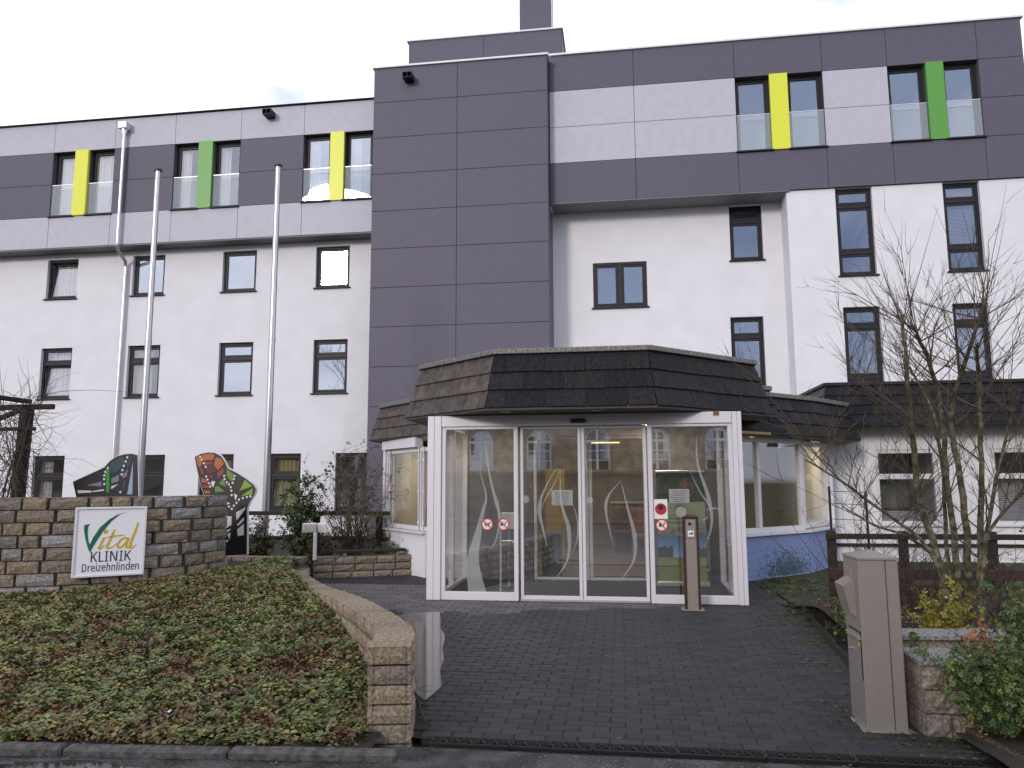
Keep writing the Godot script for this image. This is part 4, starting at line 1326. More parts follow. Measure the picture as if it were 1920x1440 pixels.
# ---------------------------------------------------------------- stone walls
func rock(l: float, h: float, d: float, seed_: int) -> ArrayMesh:
	var key := "rock %.2f %.3f %.2f %d" % [l, h, d, seed_]
	if BOX.has(key):
		return BOX[key]
	var r := RandomNumberGenerator.new()
	r.seed = seed_ * 77 + int(l * 100)
	var mb := MB.new()
	var nx := 4
	var ny := 3
	for s in [1.0, -1.0]:
		var g := []
		for i in nx + 1:
			var colm := []
			for j in ny + 1:
				var e := (i == 0 or i == nx or j == 0 or j == ny)
				var bulge := r.randf_range(-0.012, 0.002) if e else r.randf_range(0.002, 0.020)
				colm.append(Vector3((float(i) / nx - 0.5) * l + (0.0 if i == 0 or i == nx else r.randf_range(-0.012, 0.012)), (float(j) / ny - 0.5) * h + (0.0 if j == 0 or j == ny else r.randf_range(-0.01, 0.01)), s * (d / 2 + bulge)))
			g.append(colm)
		for i in nx:
			for j in ny:
				mb.flat(g[i][j], g[i + 1][j], g[i + 1][j + 1], Vector3(0, 0, s))
				mb.flat(g[i][j], g[i + 1][j + 1], g[i][j + 1], Vector3(0, 0, s))
	var hh := Vector3(l, h, d) * 0.5
	for s in [-1.0, 1.0]:
		var e := []
		for i in 4:
			for j in 3:
				var edge := i == 0 or i == 3 or j == 0 or j == 2
				e.append(Vector3(s * (hh.x + (0.0 if edge else r.randf_range(0.004, 0.014))), (j / 2.0 - 0.5) * h, (i / 3.0 - 0.5) * d))
		for i in 3:
			for j in 2:
				mb.flat(e[i * 3 + j], e[i * 3 + j + 1], e[i * 3 + j + 4], Vector3(s, 0, 0))
				mb.flat(e[i * 3 + j], e[i * 3 + j + 4], e[i * 3 + j + 3], Vector3(s, 0, 0))
		mb.quad(Vector3(-hh.x, s * hh.y, -hh.z), Vector3(hh.x, s * hh.y, -hh.z), Vector3(hh.x, s * hh.y, hh.z), Vector3(-hh.x, s * hh.y, hh.z), Vector3(0, s, 0))
	BOX[key] = mb.mesh()
	return BOX[key]

func stone_run(parent: Node, path: Array, top: Callable, low: Callable, ch: float, thick: float, tones: Array, lens: Array) -> void:
	var acc := [0.0]
	for k in path.size() - 1:
		acc.append(acc[-1] + path[k].distance_to(path[k + 1]))
	var total: float = acc[-1]
	var at := func(s: float) -> Array:
		for k in path.size() - 1:
			if s <= acc[k + 1] or k == path.size() - 2:
				var f: float = clampf((s - acc[k]) / (acc[k + 1] - acc[k]), -0.2, 1.2)
				return [path[k].lerp(path[k + 1], f), (path[k + 1] - path[k]).normalized()]
		return []
	for c in 12:
		var s := 0.0
		var any := false
		while s < total - 0.02:
			var l: float = lens[rng.randi() % lens.size()]
			if total - s - l < 0.14:
				l = total - s
			var mid: Array = at.call(s + l / 2)
			var p: Vector2 = mid[0]
			# follow the curve with the chord of this stone
			var e0: Vector2 = at.call(s)[0]
			var e1: Vector2 = at.call(s + l)[0]
			var t := (e1 - e0).normalized()
			p = (e0 + e1) / 2
			var y: float = top.call(p.x, p.y) - (c + 0.5) * ch
			if y + ch * 0.5 > low.call(p.x, p.y) - 0.04:
				any = true
				var bs := Basis(Vector3(t.x, 0, t.y), Vector3.UP, Vector3(-t.y, 0, t.x))
				var q := snappedf(l, 0.02)
				add(parent, "stone", rock(q - 0.014, ch - 0.012, thick, rng.randi() % 3), M["stone%d" % tones[rng.randi() % tones.size()]], Transform3D(bs * Basis(Vector3.UP, rnd(-0.012, 0.012)), Vector3(p.x - t.y * rnd(-0.006, 0.006), y, p.y + t.x * rnd(-0.006, 0.006))))
			s += l
		if not any:
			break
	var core := MB.new()
	for k in path.size() - 1:
		var a: Vector2 = path[k]
		var b: Vector2 = path[k + 1]
		var t := (b - a).normalized()
		var n2 := Vector2(-t.y, t.x) * (thick / 2 - 0.032)
		var ya: float = top.call(a.x, a.y) - 0.012
		var yb: float = top.call(b.x, b.y) - 0.012
		var la: float = low.call(a.x, a.y) - 0.1
		var q := []
		for e in [[a - n2, ya], [b - n2, yb], [b + n2, yb], [a + n2, ya]]:
			q.append([Vector3(e[0].x, e[1], e[0].y), Vector3(e[0].x, la, e[0].y)])
		core.quad(q[0][0], q[1][0], q[2][0], q[3][0], Vector3.UP)
		core.quad(q[2][0], q[3][0], q[3][1], q[2][1], Vector3(n2.x, 0, n2.y))
		core.quad(q[0][0], q[1][0], q[1][1], q[0][1], -Vector3(n2.x, 0, n2.y))
	add(parent, "mortar", core.mesh(), M.mortar)

func walls_left() -> void:
	var sw := thing("stone_wall", "curved grey-brown stone wall carrying the clinic sign", "wall", Vector3(-6.4, 0.35, -8.3))
	var path := []
	for k in SW.size() - 1:
		for q in 4:
			path.append(SW[k].cubic_interpolate(SW[k + 1], SW[maxi(k - 1, 0)], SW[mini(k + 2, SW.size() - 1)], q / 4.0))
	path.append(SW[-1])
	# the photograph shows the foot of the front face: the middle of the wall stands half its thickness behind
	var mids := []
	for k in path.size():
		var tt: Vector2 = (path[mini(k + 1, path.size() - 1)] - path[maxi(k - 1, 0)]).normalized()
		mids.append(path[k] - Vector2(-tt.y, tt.x) * 0.19)
	path = mids
	stone_run(sw, path.slice(4), func(_x, _z): return 1.44, func(x, z): return bed_y(x, z), 0.146, 0.36, [0, 1, 3, 4, 4, 1, 3, 2, 6], [0.26, 0.30, 0.34, 0.40, 0.22])
	var rw := thing("retaining_wall", "low stone retaining wall ending in a pier between planted bed and forecourt", "wall", Vector3(-1.46, 0, -4.78))
	var rtop := func(_x, z): return maxf(0.25, 0.585 - 0.045 * (-z - 4.7))
	stone_run(rw, RW, rtop, func(_x, z): return gy(z), 0.118, 0.27, [0, 2, 5, 2, 1, 5], [0.26, 0.30, 0.22, 0.36])
	var lw := thing("low_wall", "low stone wall with a corner lamp in front of the shrubs", "wall", Vector3(-4.85, 0.1, -11.6))
	stone_run(lw, [Vector2(-8.2, -11.75), Vector2(-6.6, -11.66), Vector2(-4.92, -11.56)], func(_x, _z): return 0.44, func(_x, _z): return 0.1, 0.115, 0.26, [2, 5, 0, 2], [0.24, 0.30, 0.34])
	stone_run(lw, [Vector2(-4.82, -11.6), Vector2(-3.36, -12.34)], func(_x, _z): return 0.44, func(_x, _z): return 0.1, 0.115, 0.26, [1, 3, 0, 1], [0.24, 0.30, 0.34])
	# kerb stones in front of the bed
	var kb := thing("kerb", "weathered concrete kerb stones edging the planted bed", "kerb", Vector3(-4, 0, -4.3))
	var x := -1.32
	while x > -9.0:
		var l := 1.0
		var cx := x - l / 2
		bx(kb, "kerb_stone", Vector3(cx, -0.035 + rnd(-0.004, 0.004), zc(cx) + 0.01), Vector3(l - 0.012, 0.17, 0.10), M.kerb, 0.015, Basis(Vector3.UP, 0.08 + rnd(-0.004, 0.004)))
		x -= l

func zc(x: float) -> float:
	return -4.5 - (x + 1.5) * 0.08

# ---------------------------------------------------------------- sign, sculptures, flagpoles, lamp, pergola
func px_poly(src: Array, ox: float, oy: float, sc: float, f: Callable) -> PackedVector2Array:
	var out := PackedVector2Array()
	for q in src:
		out.append(f.call(ox + q[0] / sc, oy + q[1] / sc))
	return out

func clinic_sign() -> void:
	var t := Vector3(0.804, 0, -0.594).normalized()
	var n := Vector3(0.594, 0, 0.804).normalized()
	var P0 := Vector3(-6.05, 0, -8.53) + n * 0.055
	var s2 := func(px: float, py: float) -> Vector2:
		var q := on_plane(px, py, P0, n)
		return Vector2((q - P0).dot(t), q.y)
	var c := [s2.call(141, 952), s2.call(276, 949), s2.call(270, 1074), s2.call(133, 1088)]
	var u0: float = (c[0].x + c[3].x) / 2
	var u1: float = (c[1].x + c[2].x) / 2
	var v1: float = (c[0].y + c[1].y) / 2
	var v0: float = (c[2].y + c[3].y) / 2
	var ce := P0 + t * (u0 + u1) / 2 + Vector3.UP * (v0 + v1) / 2
	var bs := Basis(t, Vector3.UP, n)
	var sg := thing("clinic_sign", "square white sign with green and gold lettering on the stone wall", "sign", Vector3(ce.x, v0, ce.z))
	var w := u1 - u0
	var h := v1 - v0
	bx(sg, "board", ce - n * 0.02, Vector3(w, h, 0.025), M.white_paint, 0.004, bs)
	var fr := MB.new()
	for s in [-1.0, 1.0]:
		fr.cbox(Vector3(s * (w / 2 - 0.014), 0, 0), Vector3(0.028, h, 0.03), 0.005)
		fr.cbox(Vector3(0, s * (h / 2 - 0.014), 0), Vector3(w - 0.056, 0.028, 0.03), 0.005)
		for k in [-0.3, 0.3]:
			fr.box(Vector3(k * w, s * (h / 2 - 0.014), 0.016), Vector3(0.014, 0.014, 0.006))
	add(sg, "frame", fr.mesh(), M.frame_white, Transform3D(bs, ce - n * 0.008))
	var o := P0 - n * 0.0075
	var V := MB.new()
	V.prism(px_poly([[192, 780], [248, 770], [228, 800], [224, 860], [232, 940], [246, 965], [275, 900], [340, 805], [430, 725], [510, 680], [595, 657], [530, 680], [450, 745], [370, 840], [310, 930], [268, 1000], [245, 1045], [222, 985], [200, 900], [190, 830]], 120, 830, 5.053, s2), o, t, Vector3.UP, n, 0.0, 0.004)
	add(sg, "letter", V.mesh(), M.sign_green)
	for g in [[[[378, 902], [352, 960], [328, 1000], [342, 1006], [385, 968]], [10, 10, 9, 7, 3]], [[[478, 828], [445, 905], [405, 985], [418, 1004], [455, 990], [500, 955]], [8, 10, 10, 8, 5, 3]], [[[400, 900], [470, 885], [570, 874]], [4, 7, 4]], [[[610, 908], [575, 898], [535, 922], [506, 965], [512, 994], [540, 992], [582, 950], [612, 905], [590, 960], [588, 990], [608, 996], [645, 970]], [7, 8, 9, 10, 9, 8, 8, 9, 10, 8, 6, 3]], [[[704, 760], [675, 840], [640, 925], [622, 975], [632, 1000], [655, 990], [682, 962]], [7, 10, 10, 10, 8, 5, 3]], [[[381, 842], [396, 832], [409, 838], [396, 852], [384, 848]], [9, 9, 9, 9, 9]]]:
		var L := MB.new()
		var pts: Array = g[0]
		for k in pts.size() - 1:
			var a: Vector2 = s2.call(120 + pts[k][0] / 5.053, 830 + pts[k][1] / 5.053)
			var b: Vector2 = s2.call(120 + pts[k + 1][0] / 5.053, 830 + pts[k + 1][1] / 5.053)
			var ra: float = g[1][k] / 5.053 * 0.0066
			var rb: float = g[1][k + 1] / 5.053 * 0.0066
			var d := (b - a).normalized()
			var m := Vector2(-d.y, d.x)
			var poly := PackedVector2Array([a + m * ra - d * ra * 0.5, b + m * rb + d * rb * 0.5, b - m * rb + d * rb * 0.5, a - m * ra - d * ra * 0.5])
			L.prism(poly, o, t, Vector3.UP, n, 0.0, 0.004 + 0.0003 * (k % 3))
		add(sg, "letter", L.mesh(), M.sign_gold)
	for e in [["KLINIK", 250, 1140, 632, 1108, 92.0], ["Dreizehnlinden", 166, 1232, 706, 1195, 74.0]]:
		var tm := TextMesh.new()
		var sf := SystemFont.new()
		sf.font_names = PackedStringArray(["Droid Sans"])
		tm.font = sf
		tm.font_size = 64
		tm.text = e[0]
		tm.depth = 0.01
		tm.pixel_size = 0.01
		tm.horizontal_alignment = HORIZONTAL_ALIGNMENT_LEFT
		tm.vertical_alignment = VERTICAL_ALIGNMENT_BOTTOM
		var bb := tm.get_aabb()
		var a: Vector2 = s2.call(120 + e[1] / 5.053, 830 + e[2] / 5.053)
		var b: Vector2 = s2.call(120 + e[3] / 5.053, 830 + e[4] / 5.053)
		var sx := (b.x - a.x) / maxf(bb.size.x, 0.001)
		var sy: float = (e[5] / 5.053 * 0.0066) / maxf(bb.size.y, 0.001)
		var lb := Basis(t * sx, Vector3.UP * sy, n * 0.4)
		var org := o + t * a.x + Vector3.UP * ((a.y + b.y) / 2)
		add(sg, "lettering", tm, M.sign_ink, Transform3D(lb, org - lb * Vector3(bb.position.x, bb.position.y, bb.position.z)))

func art_panel(called: String, label: String, z: float, outline: Array, cells: Array, dots: Array) -> void:
	var f := func(px: float, py: float) -> Vector2:
		var q := on_z(px, py, z)
		return Vector2(q.x, q.y)
	var po := px_poly(outline, 120, 830, 5.053, f)
	var lo := po[0]
	for q in po:
		lo = Vector2(minf(lo.x, q.x), minf(lo.y, q.y))
	var a := thing(called, label, "sculpture", Vector3((lo.x + po[0].x) / 2, lo.y, z), "painted tree sculptures behind the wall")
	var mb := MB.new()
	mb.prism(po, Vector3(0, 0, z), Vector3.RIGHT, Vector3.UP, Vector3.BACK, -0.05, 0.0)
	add(a, "panel", mb.mesh(), M.art_black)
	# pale cut edge of the board
	var rim := MB.new()
	var grown := Geometry2D.offset_polygon(po, 0.012)
	if grown.size() > 0:
		rim.prism(grown[0], Vector3(0, 0, z), Vector3.RIGHT, Vector3.UP, Vector3.BACK, -0.045, -0.012)
		add(a, "board_edge", rim.mesh(), M.frame_white)
	for c in cells:
		var cb := MB.new()
		cb.prism(px_poly(c[1], 120, 830, 5.053, f), Vector3(0, 0, z), Vector3.RIGHT, Vector3.UP, Vector3.BACK, -0.01, 0.005)
		add(a, "colour_field", cb.mesh(), M["art_" + c[0]])
	var db := MB.new()
	for d in dots:
		var q: Vector2 = f.call(120 + d[0] / 5.053, 830 + d[1] / 5.053)
		db.disc(Vector3(q.x, q.y, z + 0.008), Vector3.BACK, 0.017, 12)
	add(a, "white_dots", db.mesh(), M.art_white)

func left_objects() -> void:
	clinic_sign()
	for e in [["black", 0.008, 0.007, 0.008], ["orange", 0.36, 0.095, 0.012], ["red", 0.24, 0.02, 0.022], ["maroon", 0.075, 0.008, 0.010], ["green", 0.10, 0.22, 0.02], ["grass", 0.16, 0.32, 0.02], ["white", 0.58, 0.57, 0.55], ["purple", 0.17, 0.15, 0.24], ["teal", 0.010, 0.045, 0.055], ["blue", 0.24, 0.33, 0.45], ["lime", 0.02, 0.24, 0.02]]:
		mat("art_" + e[0], Color(e[1], e[2], e[3]), 0.35)
	art_panel("tree_sculpture", "black painted panel shaped like a leaning tree with orange, red and green fields", -10.35,
		[[1238, 135], [1300, 105], [1370, 92], [1430, 98], [1480, 125], [1520, 180], [1545, 240], [1640, 290], [1720, 340], [1790, 395], [1815, 440], [1800, 490], [1760, 550], [1730, 620], [1728, 1055], [1495, 1070], [1500, 700], [1420, 560], [1330, 500], [1300, 420], [1262, 260]],
		[["orange", [[1252, 140], [1285, 122], [1315, 190], [1290, 240], [1268, 210]]], ["orange", [[1310, 115], [1380, 104], [1428, 116], [1415, 163], [1360, 163], [1318, 172]]], ["orange", [[1440, 135], [1490, 155], [1516, 200], [1460, 262], [1420, 210]]], ["red", [[1330, 182], [1400, 178], [1410, 203], [1338, 212]]], ["maroon", [[1345, 230], [1420, 217], [1445, 270], [1400, 300], [1345, 285]]], ["red", [[1290, 235], [1320, 250], [1332, 305], [1294, 290]]], ["red", [[1450, 288], [1510, 243], [1520, 280], [1460, 345]]], ["red", [[1370, 312], [1415, 312], [1400, 342]]], ["orange", [[1298, 332], [1340, 347], [1360, 382], [1306, 377]]], ["red", [[1306, 396], [1370, 407], [1380, 430], [1312, 430]]], ["orange", [[1325, 452], [1385, 457], [1385, 482], [1340, 482]]],
		["green", [[1545, 248], [1605, 297], [1600, 350], [1575, 365], [1542, 302]]], ["green", [[1510, 337], [1540, 420], [1470, 387]]], ["green", [[1432, 420], [1455, 407], [1525, 462], [1432, 470]]], ["grass", [[1715, 352], [1785, 412], [1665, 455]]], ["grass", [[1790, 432], [1785, 490], [1680, 505]]],
		["white", [[1400, 362], [1435, 367], [1415, 425], [1392, 392]]], ["white", [[1610, 480], [1645, 500], [1625, 550]]], ["white", [[1530, 545], [1575, 577], [1540, 590]]], ["white", [[1632, 662], [1720, 610], [1712, 640], [1637, 735]]], ["white", [[1642, 775], [1705, 707], [1705, 737], [1646, 790]]], ["white", [[1642, 822], [1705, 767], [1705, 875], [1647, 885]]], ["white", [[1527, 697], [1588, 697], [1588, 780], [1527, 815]]], ["white", [[1527, 840], [1580, 812], [1575, 830], [1527, 863]]], ["white", [[1545, 865], [1580, 852], [1570, 920]]]],
		[[1295, 135], [1308, 160], [1328, 195], [1345, 228], [1350, 320], [1362, 350], [1375, 385], [1388, 415], [1520, 315], [1525, 345], [1545, 375], [1565, 395], [1582, 422], [1588, 455], [1590, 497], [1600, 380], [1612, 345], [1618, 315], [1660, 540], [1697, 525], [1735, 515], [1768, 508], [1637, 570], [1612, 597], [1592, 627], [1565, 605], [1530, 888], [1548, 930]])
	art_panel("tree_sculpture", "black painted panel with violet, teal and green fields rising behind the stone wall", -9.75,
		[[85, 372], [230, 305], [380, 235], [440, 170], [500, 130], [570, 110], [640, 105], [690, 118], [700, 620], [140, 620]],
		[["lime", [[400, 250], [432, 250], [432, 470], [400, 470]]], ["purple", [[450, 342], [525, 302], [520, 365], [450, 385]]], ["purple", [[560, 302], [610, 252], [595, 320], [552, 340]]], ["purple", [[215, 405], [360, 367], [355, 415]]], ["teal", [[440, 192], [560, 132], [580, 200], [500, 280], [440, 290]]], ["blue", [[655, 180], [650, 490], [600, 490]]], ["teal", [[588, 202], [645, 137], [640, 180], [602, 250]]], ["teal", [[560, 372], [595, 352], [580, 430], [552, 450]]], ["white", [[130, 450], [260, 455], [265, 470], [135, 480]]], ["white", [[275, 458], [380, 440], [380, 455], [275, 468]]], ["white", [[450, 412], [520, 392], [450, 440]]]],
		[[603, 140], [588, 178], [570, 220], [557, 260], [550, 300], [537, 468], [420, 240], [395, 277], [385, 311], [383, 345], [385, 392]])
	var sp := MB.new()
	var pp := on_z(417, 1060, -10.38)
	sp.tube([Vector3(pp.x + 0.05, 0.2, -10.38), Vector3(pp.x + 0.05, 0.62, -10.38)], [0.025, 0.025], 10)
	add(get_node("tree_sculpture"), "post", sp.mesh(), M.alu)
	# flagpoles
	for e in [[-9.33, -13.8, 8.0, "slim metal flagpole behind the violet and green tree sculpture"], [-6.80, -14.0, 8.02, "slim metal flagpole rising out of the shrubs beside the entrance"]]:
		var fp := thing("flagpole", e[3], "flagpole", Vector3(e[0], 0.16, e[1]), "bare flagpoles in front of the left wing")
		var mb := MB.new()
		mb.tube([Vector3(e[0], 0.1, e[1]), Vector3(e[0], 4.0, e[1]), Vector3(e[0], e[2], e[1])], [0.068, 0.062, 0.052], 16)
		add(fp, "pole", mb.mesh(), M.pole_metal)
		var cp := MB.new()
		cp.tube([Vector3(e[0], e[2], e[1]), Vector3(e[0], e[2] + 0.04, e[1])], [0.085, 0.08], 16)
		add(fp, "cap", cp.mesh(), M.black)
		for y in [2.4, 4.4]:
			var sl := MB.new()
			sl.tube([Vector3(e[0], y, e[1]), Vector3(e[0], y + 0.05, e[1])], [0.069, 0.069], 16)
			add(fp, "sleeve", sl.mesh(), M.pole_metal)
	# twin floodlight on the corner of the low wall
	var lp := thing("floodlight", "small twin floodlight on a white post at the low wall's corner", "lamp", Vector3(-4.70, 0.44, -11.38))
	var lb := MB.new()
	lb.cbox(Vector3(-4.70, 0.62, -11.38), Vector3(0.05, 0.42, 0.05), 0.008)
	add(lp, "post", lb.mesh(), M.frame_white)
	for s in [-1.0, 1.0]:
		var bs := Basis(Vector3.UP, -s * 0.65) * Basis(Vector3.RIGHT, 0.12)
		var ce := Vector3(-4.70 + s * 0.105, 0.90, -11.40)
		bx(lp, "lamp_head", ce, Vector3(0.22, 0.15, 0.05), M.frame_white, 0.01, bs)
		bx(lp, "lamp_glass", ce + bs * Vector3(0, -0.005, 0.028), Vector3(0.18, 0.11, 0.006), M.pane_lamp if M.has("pane_lamp") else M.curtain, 0.0, bs)
	# bench plank on the low wall
	var bp := thing("bench_plank", "dark weathered timber plank lying along the low stone wall", "bench", Vector3(-4.1, 0.44, -11.97))
	var d := Vector2(1.46, -0.74).normalized()
	var bb := Basis(Vector3.UP, -atan2(d.y, d.x))
	bx(bp, "plank", Vector3(-4.02, 0.505, -12.03), Vector3(1.12, 0.04, 0.20), M.timber_dark, 0.006, bb)
	for s in [-0.42, 0.42]:
		bx(bp, "support", Vector3(-4.02, 0.46, -12.03) + bb * Vector3(s, 0, 0), Vector3(0.05, 0.05, 0.16), M.steel, 0.004, bb)
	# dark garden fence behind the shrubs
	var fn := thing("garden_fence", "dark timber rail fence half hidden by the shrubs beside the low wall", "fence", Vector3(-5.2, 0.16, -13.0))
	for x in [-6.72, -5.35, -4.2]:
		bx(fn, "post", Vector3(x, 0.62, -13.0), Vector3(0.10, 0.95, 0.10), M.timber_dark, 0.008)
	bx(fn, "rail", Vector3(-5.45, 1.06, -12.95), Vector3(2.9, 0.07, 0.06), M.timber_red, 0.006)
	bx(fn, "rail", Vector3(-5.45, 0.62, -12.94), Vector3(2.9, 0.06, 0.05), M.timber_dark, 0.006)
	# pergola
	var pg := thing("pergola", "dark timber pergola overgrown with leafless vine behind the stone wall", "pergola", Vector3(-7.95, 0.4, -9.2))
	bx(pg, "post", Vector3(-7.98, 1.45, -9.2), Vector3(0.13, 2.3, 0.13), M.timber_dark, 0.008, Basis(Vector3.BACK, -0.03))
	bx(pg, "post", Vector3(-10.4, 1.45, -9.2), Vector3(0.13, 2.3, 0.13), M.timber_dark, 0.008)
	bx(pg, "beam", Vector3(-9.0, 2.63, -9.2), Vector3(2.9, 0.07, 0.07), M.timber_dark, 0.008)
	bx(pg, "beam", Vector3(-9.05, 2.33, -9.14), Vector3(2.6, 0.05, 0.05), M.timber_dark, 0.008)
	bx(pg, "brace", Vector3(-8.3, 2.5, -9.2), Vector3(0.75, 0.06, 0.05), M.timber_dark, 0.006, Basis(Vector3.BACK, 0.35))
	bx(pg, "beam", Vector3(-8.03, 2.72, -8.75), Vector3(0.06, 0.06, 1.2), M.timber_dark, 0.008)

# ---------------------------------------------------------------- right side
func right_objects() -> void:
	var mbx := thing("letterbox_stele", "freestanding taupe metal letterbox pillar with slots on its side", "letterbox", Vector3(1.655, 0.0, -5.53))
	bx(mbx, "body", Vector3(1.615, 0.54, -5.53), Vector3(0.17, 1.08, 0.34), M.taupe_metal, 0.006)
	bx(mbx, "door", Vector3(1.742, 0.54, -5.53), Vector3(0.076, 1.08, 0.338), M.taupe_metal, 0.006)
	var tp := MB.new()
	var ap := Vector3(1.655, 1.135, -5.53)
	var q := [Vector3(1.525, 1.08, -5.355), Vector3(1.785, 1.08, -5.355), Vector3(1.785, 1.08, -5.705), Vector3(1.525, 1.08, -5.705)]
	for k in 4:
		var q1: Vector3 = q[k]
		var q2: Vector3 = q[(k + 1) % 4]
		tp.flat(q1 + Vector3(0, 0.012, 0), q2 + Vector3(0, 0.012, 0), ap, (q1 + q2) / 2 - Vector3(1.655, 0.6, -5.53))
		tp.quad(q1, q2, q2 + Vector3(0, 0.012, 0), q1 + Vector3(0, 0.012, 0), (q1 + q2) / 2 - Vector3(1.655, 1.08, -5.53))
	add(mbx, "lid", tp.mesh(), M.taupe_metal)
	var hd := MB.new()
	hd.prism(PackedVector2Array([Vector2(0, 0), Vector2(-0.035, 0.02), Vector2(-0.075, 0.20), Vector2(0, 0.245)]), Vector3(1.53, 0.70, -5.66), Vector3.RIGHT, Vector3.UP, Vector3.BACK, 0.0, 0.21)
	add(mbx, "speaker_hood", hd.mesh(), M.taupe_metal)
	bx(mbx, "letter_flap", Vector3(1.522, 0.575, -5.51), Vector3(0.03, 0.025, 0.26), M.taupe_metal, 0.004)
	bx(mbx, "slot", Vector3(1.5285, 0.61, -5.51), Vector3(0.006, 0.012, 0.26), M.black)
	bx(mbx, "slot", Vector3(1.5285, 0.46, -5.385), Vector3(0.006, 0.30, 0.008), M.black)
	bx(mbx, "name_plate", Vector3(1.526, 0.535, -5.41), Vector3(0.008, 0.025, 0.035), M.amber)
	var kn := MB.new()
	kn.tube([Vector3(1.532, 0.47, -5.60), Vector3(1.505, 0.47, -5.60)], [0.010, 0.008], 10)
	add(mbx, "lock", kn.mesh(), M.steel)
	bx(mbx, "emblem", Vector3(1.528, 0.98, -5.52), Vector3(0.006, 0.07, 0.05), M.taupe_metal, 0.01)
	bx(mbx, "base_plate", Vector3(1.655, 0.008, -5.53), Vector3(0.31, 0.012, 0.40), M.taupe_metal, 0.003)
	# door-opener bollard
	var bo := thing("switch_bollard", "narrow brown metal switch pillar standing before the right glass panel", "bollard", Vector3(0.815, 0.085, -9.45))
	var fr := MB.new()
	fr.cbox(Vector3(0.735, 0.63, -9.45), Vector3(0.022, 1.09, 0.12), 0.004)
	fr.cbox(Vector3(0.895, 0.63, -9.45), Vector3(0.022, 1.09, 0.12), 0.004)
	fr.cbox(Vector3(0.815, 1.165, -9.45), Vector3(0.138, 0.022, 0.12), 0.004)
	add(bo, "frame", fr.mesh(), M.timber_red)
	bx(bo, "panel", Vector3(0.815, 0.62, -9.46), Vector3(0.136, 1.06, 0.09), M.taupe_metal, 0.004)
	bx(bo, "switch_plate", Vector3(0.815, 1.03, -9.41), Vector3(0.11, 0.22, 0.014), M.taupe_metal, 0.003)
	bx(bo, "button", Vector3(0.805, 1.09, -9.40), Vector3(0.035, 0.035, 0.01), M.black, 0.003)
	bx(bo, "hand_pictogram", Vector3(0.815, 0.975, -9.401), Vector3(0.07, 0.07, 0.006), M.paper)
	var hp := MB.new()
	hp.box(Vector3(0.815, 0.972, -9.397), Vector3(0.045, 0.014, 0.002))
	hp.box(Vector3(0.830, 0.980, -9.397), Vector3(0.02, 0.022, 0.002))
	add(bo, "hand_symbol", hp.mesh(), M.black)
	bx(bo, "base_plate", Vector3(0.815, 0.09, -9.45), Vector3(0.26, 0.014, 0.18), M.taupe_metal, 0.003)
	# low walls of the right bed
	var cw := thing("bed_wall", "low dark stone wall with grey cap below the bare tree", "wall", Vector3(2.75, 0.1, -6.75))
	stone_run(cw, [Vector2(1.98, -6.70), Vector2(3.9, -6.86)], func(_x, _z): return 0.335, func(_x, _z): return 0.02, 0.15, 0.22, [3, 1, 3, 4], [0.26, 0.34, 0.30])
	for k in 3:
		bx(cw, "cap_stone", Vector3(2.30 + k * 0.66, 0.36, -6.725 - k * 0.055), Vector3(0.65, 0.05, 0.27), M.cap_stone, 0.01, Basis(Vector3.UP, 0.083))
	var pr := thing("stone_pier", "short rough stone pier half covered by the evergreen bush", "wall", Vector3(2.05, 0.0, -5.45))
	for c in 3:
		for k in 2:
			add(pr, "stone", rock(0.15, 0.138, 0.36, c + k), M["stone%d" % [3, 1, 0, 4][(c + k) % 4]], Transform3D(Basis(Vector3.UP, rnd(-0.05, 0.05)), Vector3(1.925 + k * 0.155, 0.075 + c * 0.145, -5.46)))
	bx(pr, "cap_stone", Vector3(2.0, 0.455, -5.46), Vector3(0.33, 0.04, 0.40), M.cap_stone, 0.01)
	bx(pr, "foot", Vector3(2.0, 0.0, -5.46), Vector3(0.28, 0.03, 0.32), M.mortar)
	var eg := thing("edging_board", "mossy timber edging board along the foot of the bush", "edging", Vector3(2.1, 0, -4.9))
	bx(eg, "board", Vector3(2.14, 0.03, -4.95), Vector3(0.05, 0.10, 0.85), M.bark, 0.01, Basis(Vector3.UP, 0.12))
	var em := thing("edging_strip", "thin dark edging strip between forecourt and side bed", "edging", Vector3(2.0, 0.05, -7.5))
	var pts := [Vector2(1.90, -5.85), Vector2(1.86, -6.6), Vector2(1.93, -7.6), Vector2(2.04, -8.9), Vector2(2.6, -9.1)]
	for k in 4:
		var a: Vector2 = pts[k]
		var b: Vector2 = pts[k + 1]
		var dd := b - a
		bx(em, "strip", Vector3((a.x + b.x) / 2, gy(a.y) + 0.03, (a.y + b.y) / 2), Vector3(dd.length() + 0.01, 0.09, 0.025), M.timber_dark, 0.004, Basis(Vector3.UP, -atan2(dd.y, dd.x)))
	# fence before the annex
	var fn := thing("timber_fence", "low dark timber fence with wire posts in front of the annex", "fence", Vector3(4, 0.1, -10.4))
	for x in [2.68, 3.55, 4.6, 5.8, 7.0]:
		bx(fn, "post", Vector3(x, 0.5, -10.45), Vector3(0.10, 0.9, 0.10), M.timber_dark, 0.008)
	bx(fn, "rail", Vector3(4.95, 0.885, -10.39), Vector3(4.7, 0.07, 0.05), M.timber_dark, 0.006)
	bx(fn, "rail", Vector3(4.95, 0.42, -10.38), Vector3(4.7, 0.13, 0.04), M.timber_red, 0.006)
	bx(fn, "rail", Vector3(4.95, 0.22, -10.38), Vector3(4.7, 0.15, 0.04), M.timber_red, 0.006)
	var wp := MB.new()
	for x in [2.70, 3.15]:
		wp.tube([Vector3(x, 0.2, -10.5), Vector3(x, 1.52 if x < 3 else 1.45, -10.5)], [0.016, 0.016], 6)
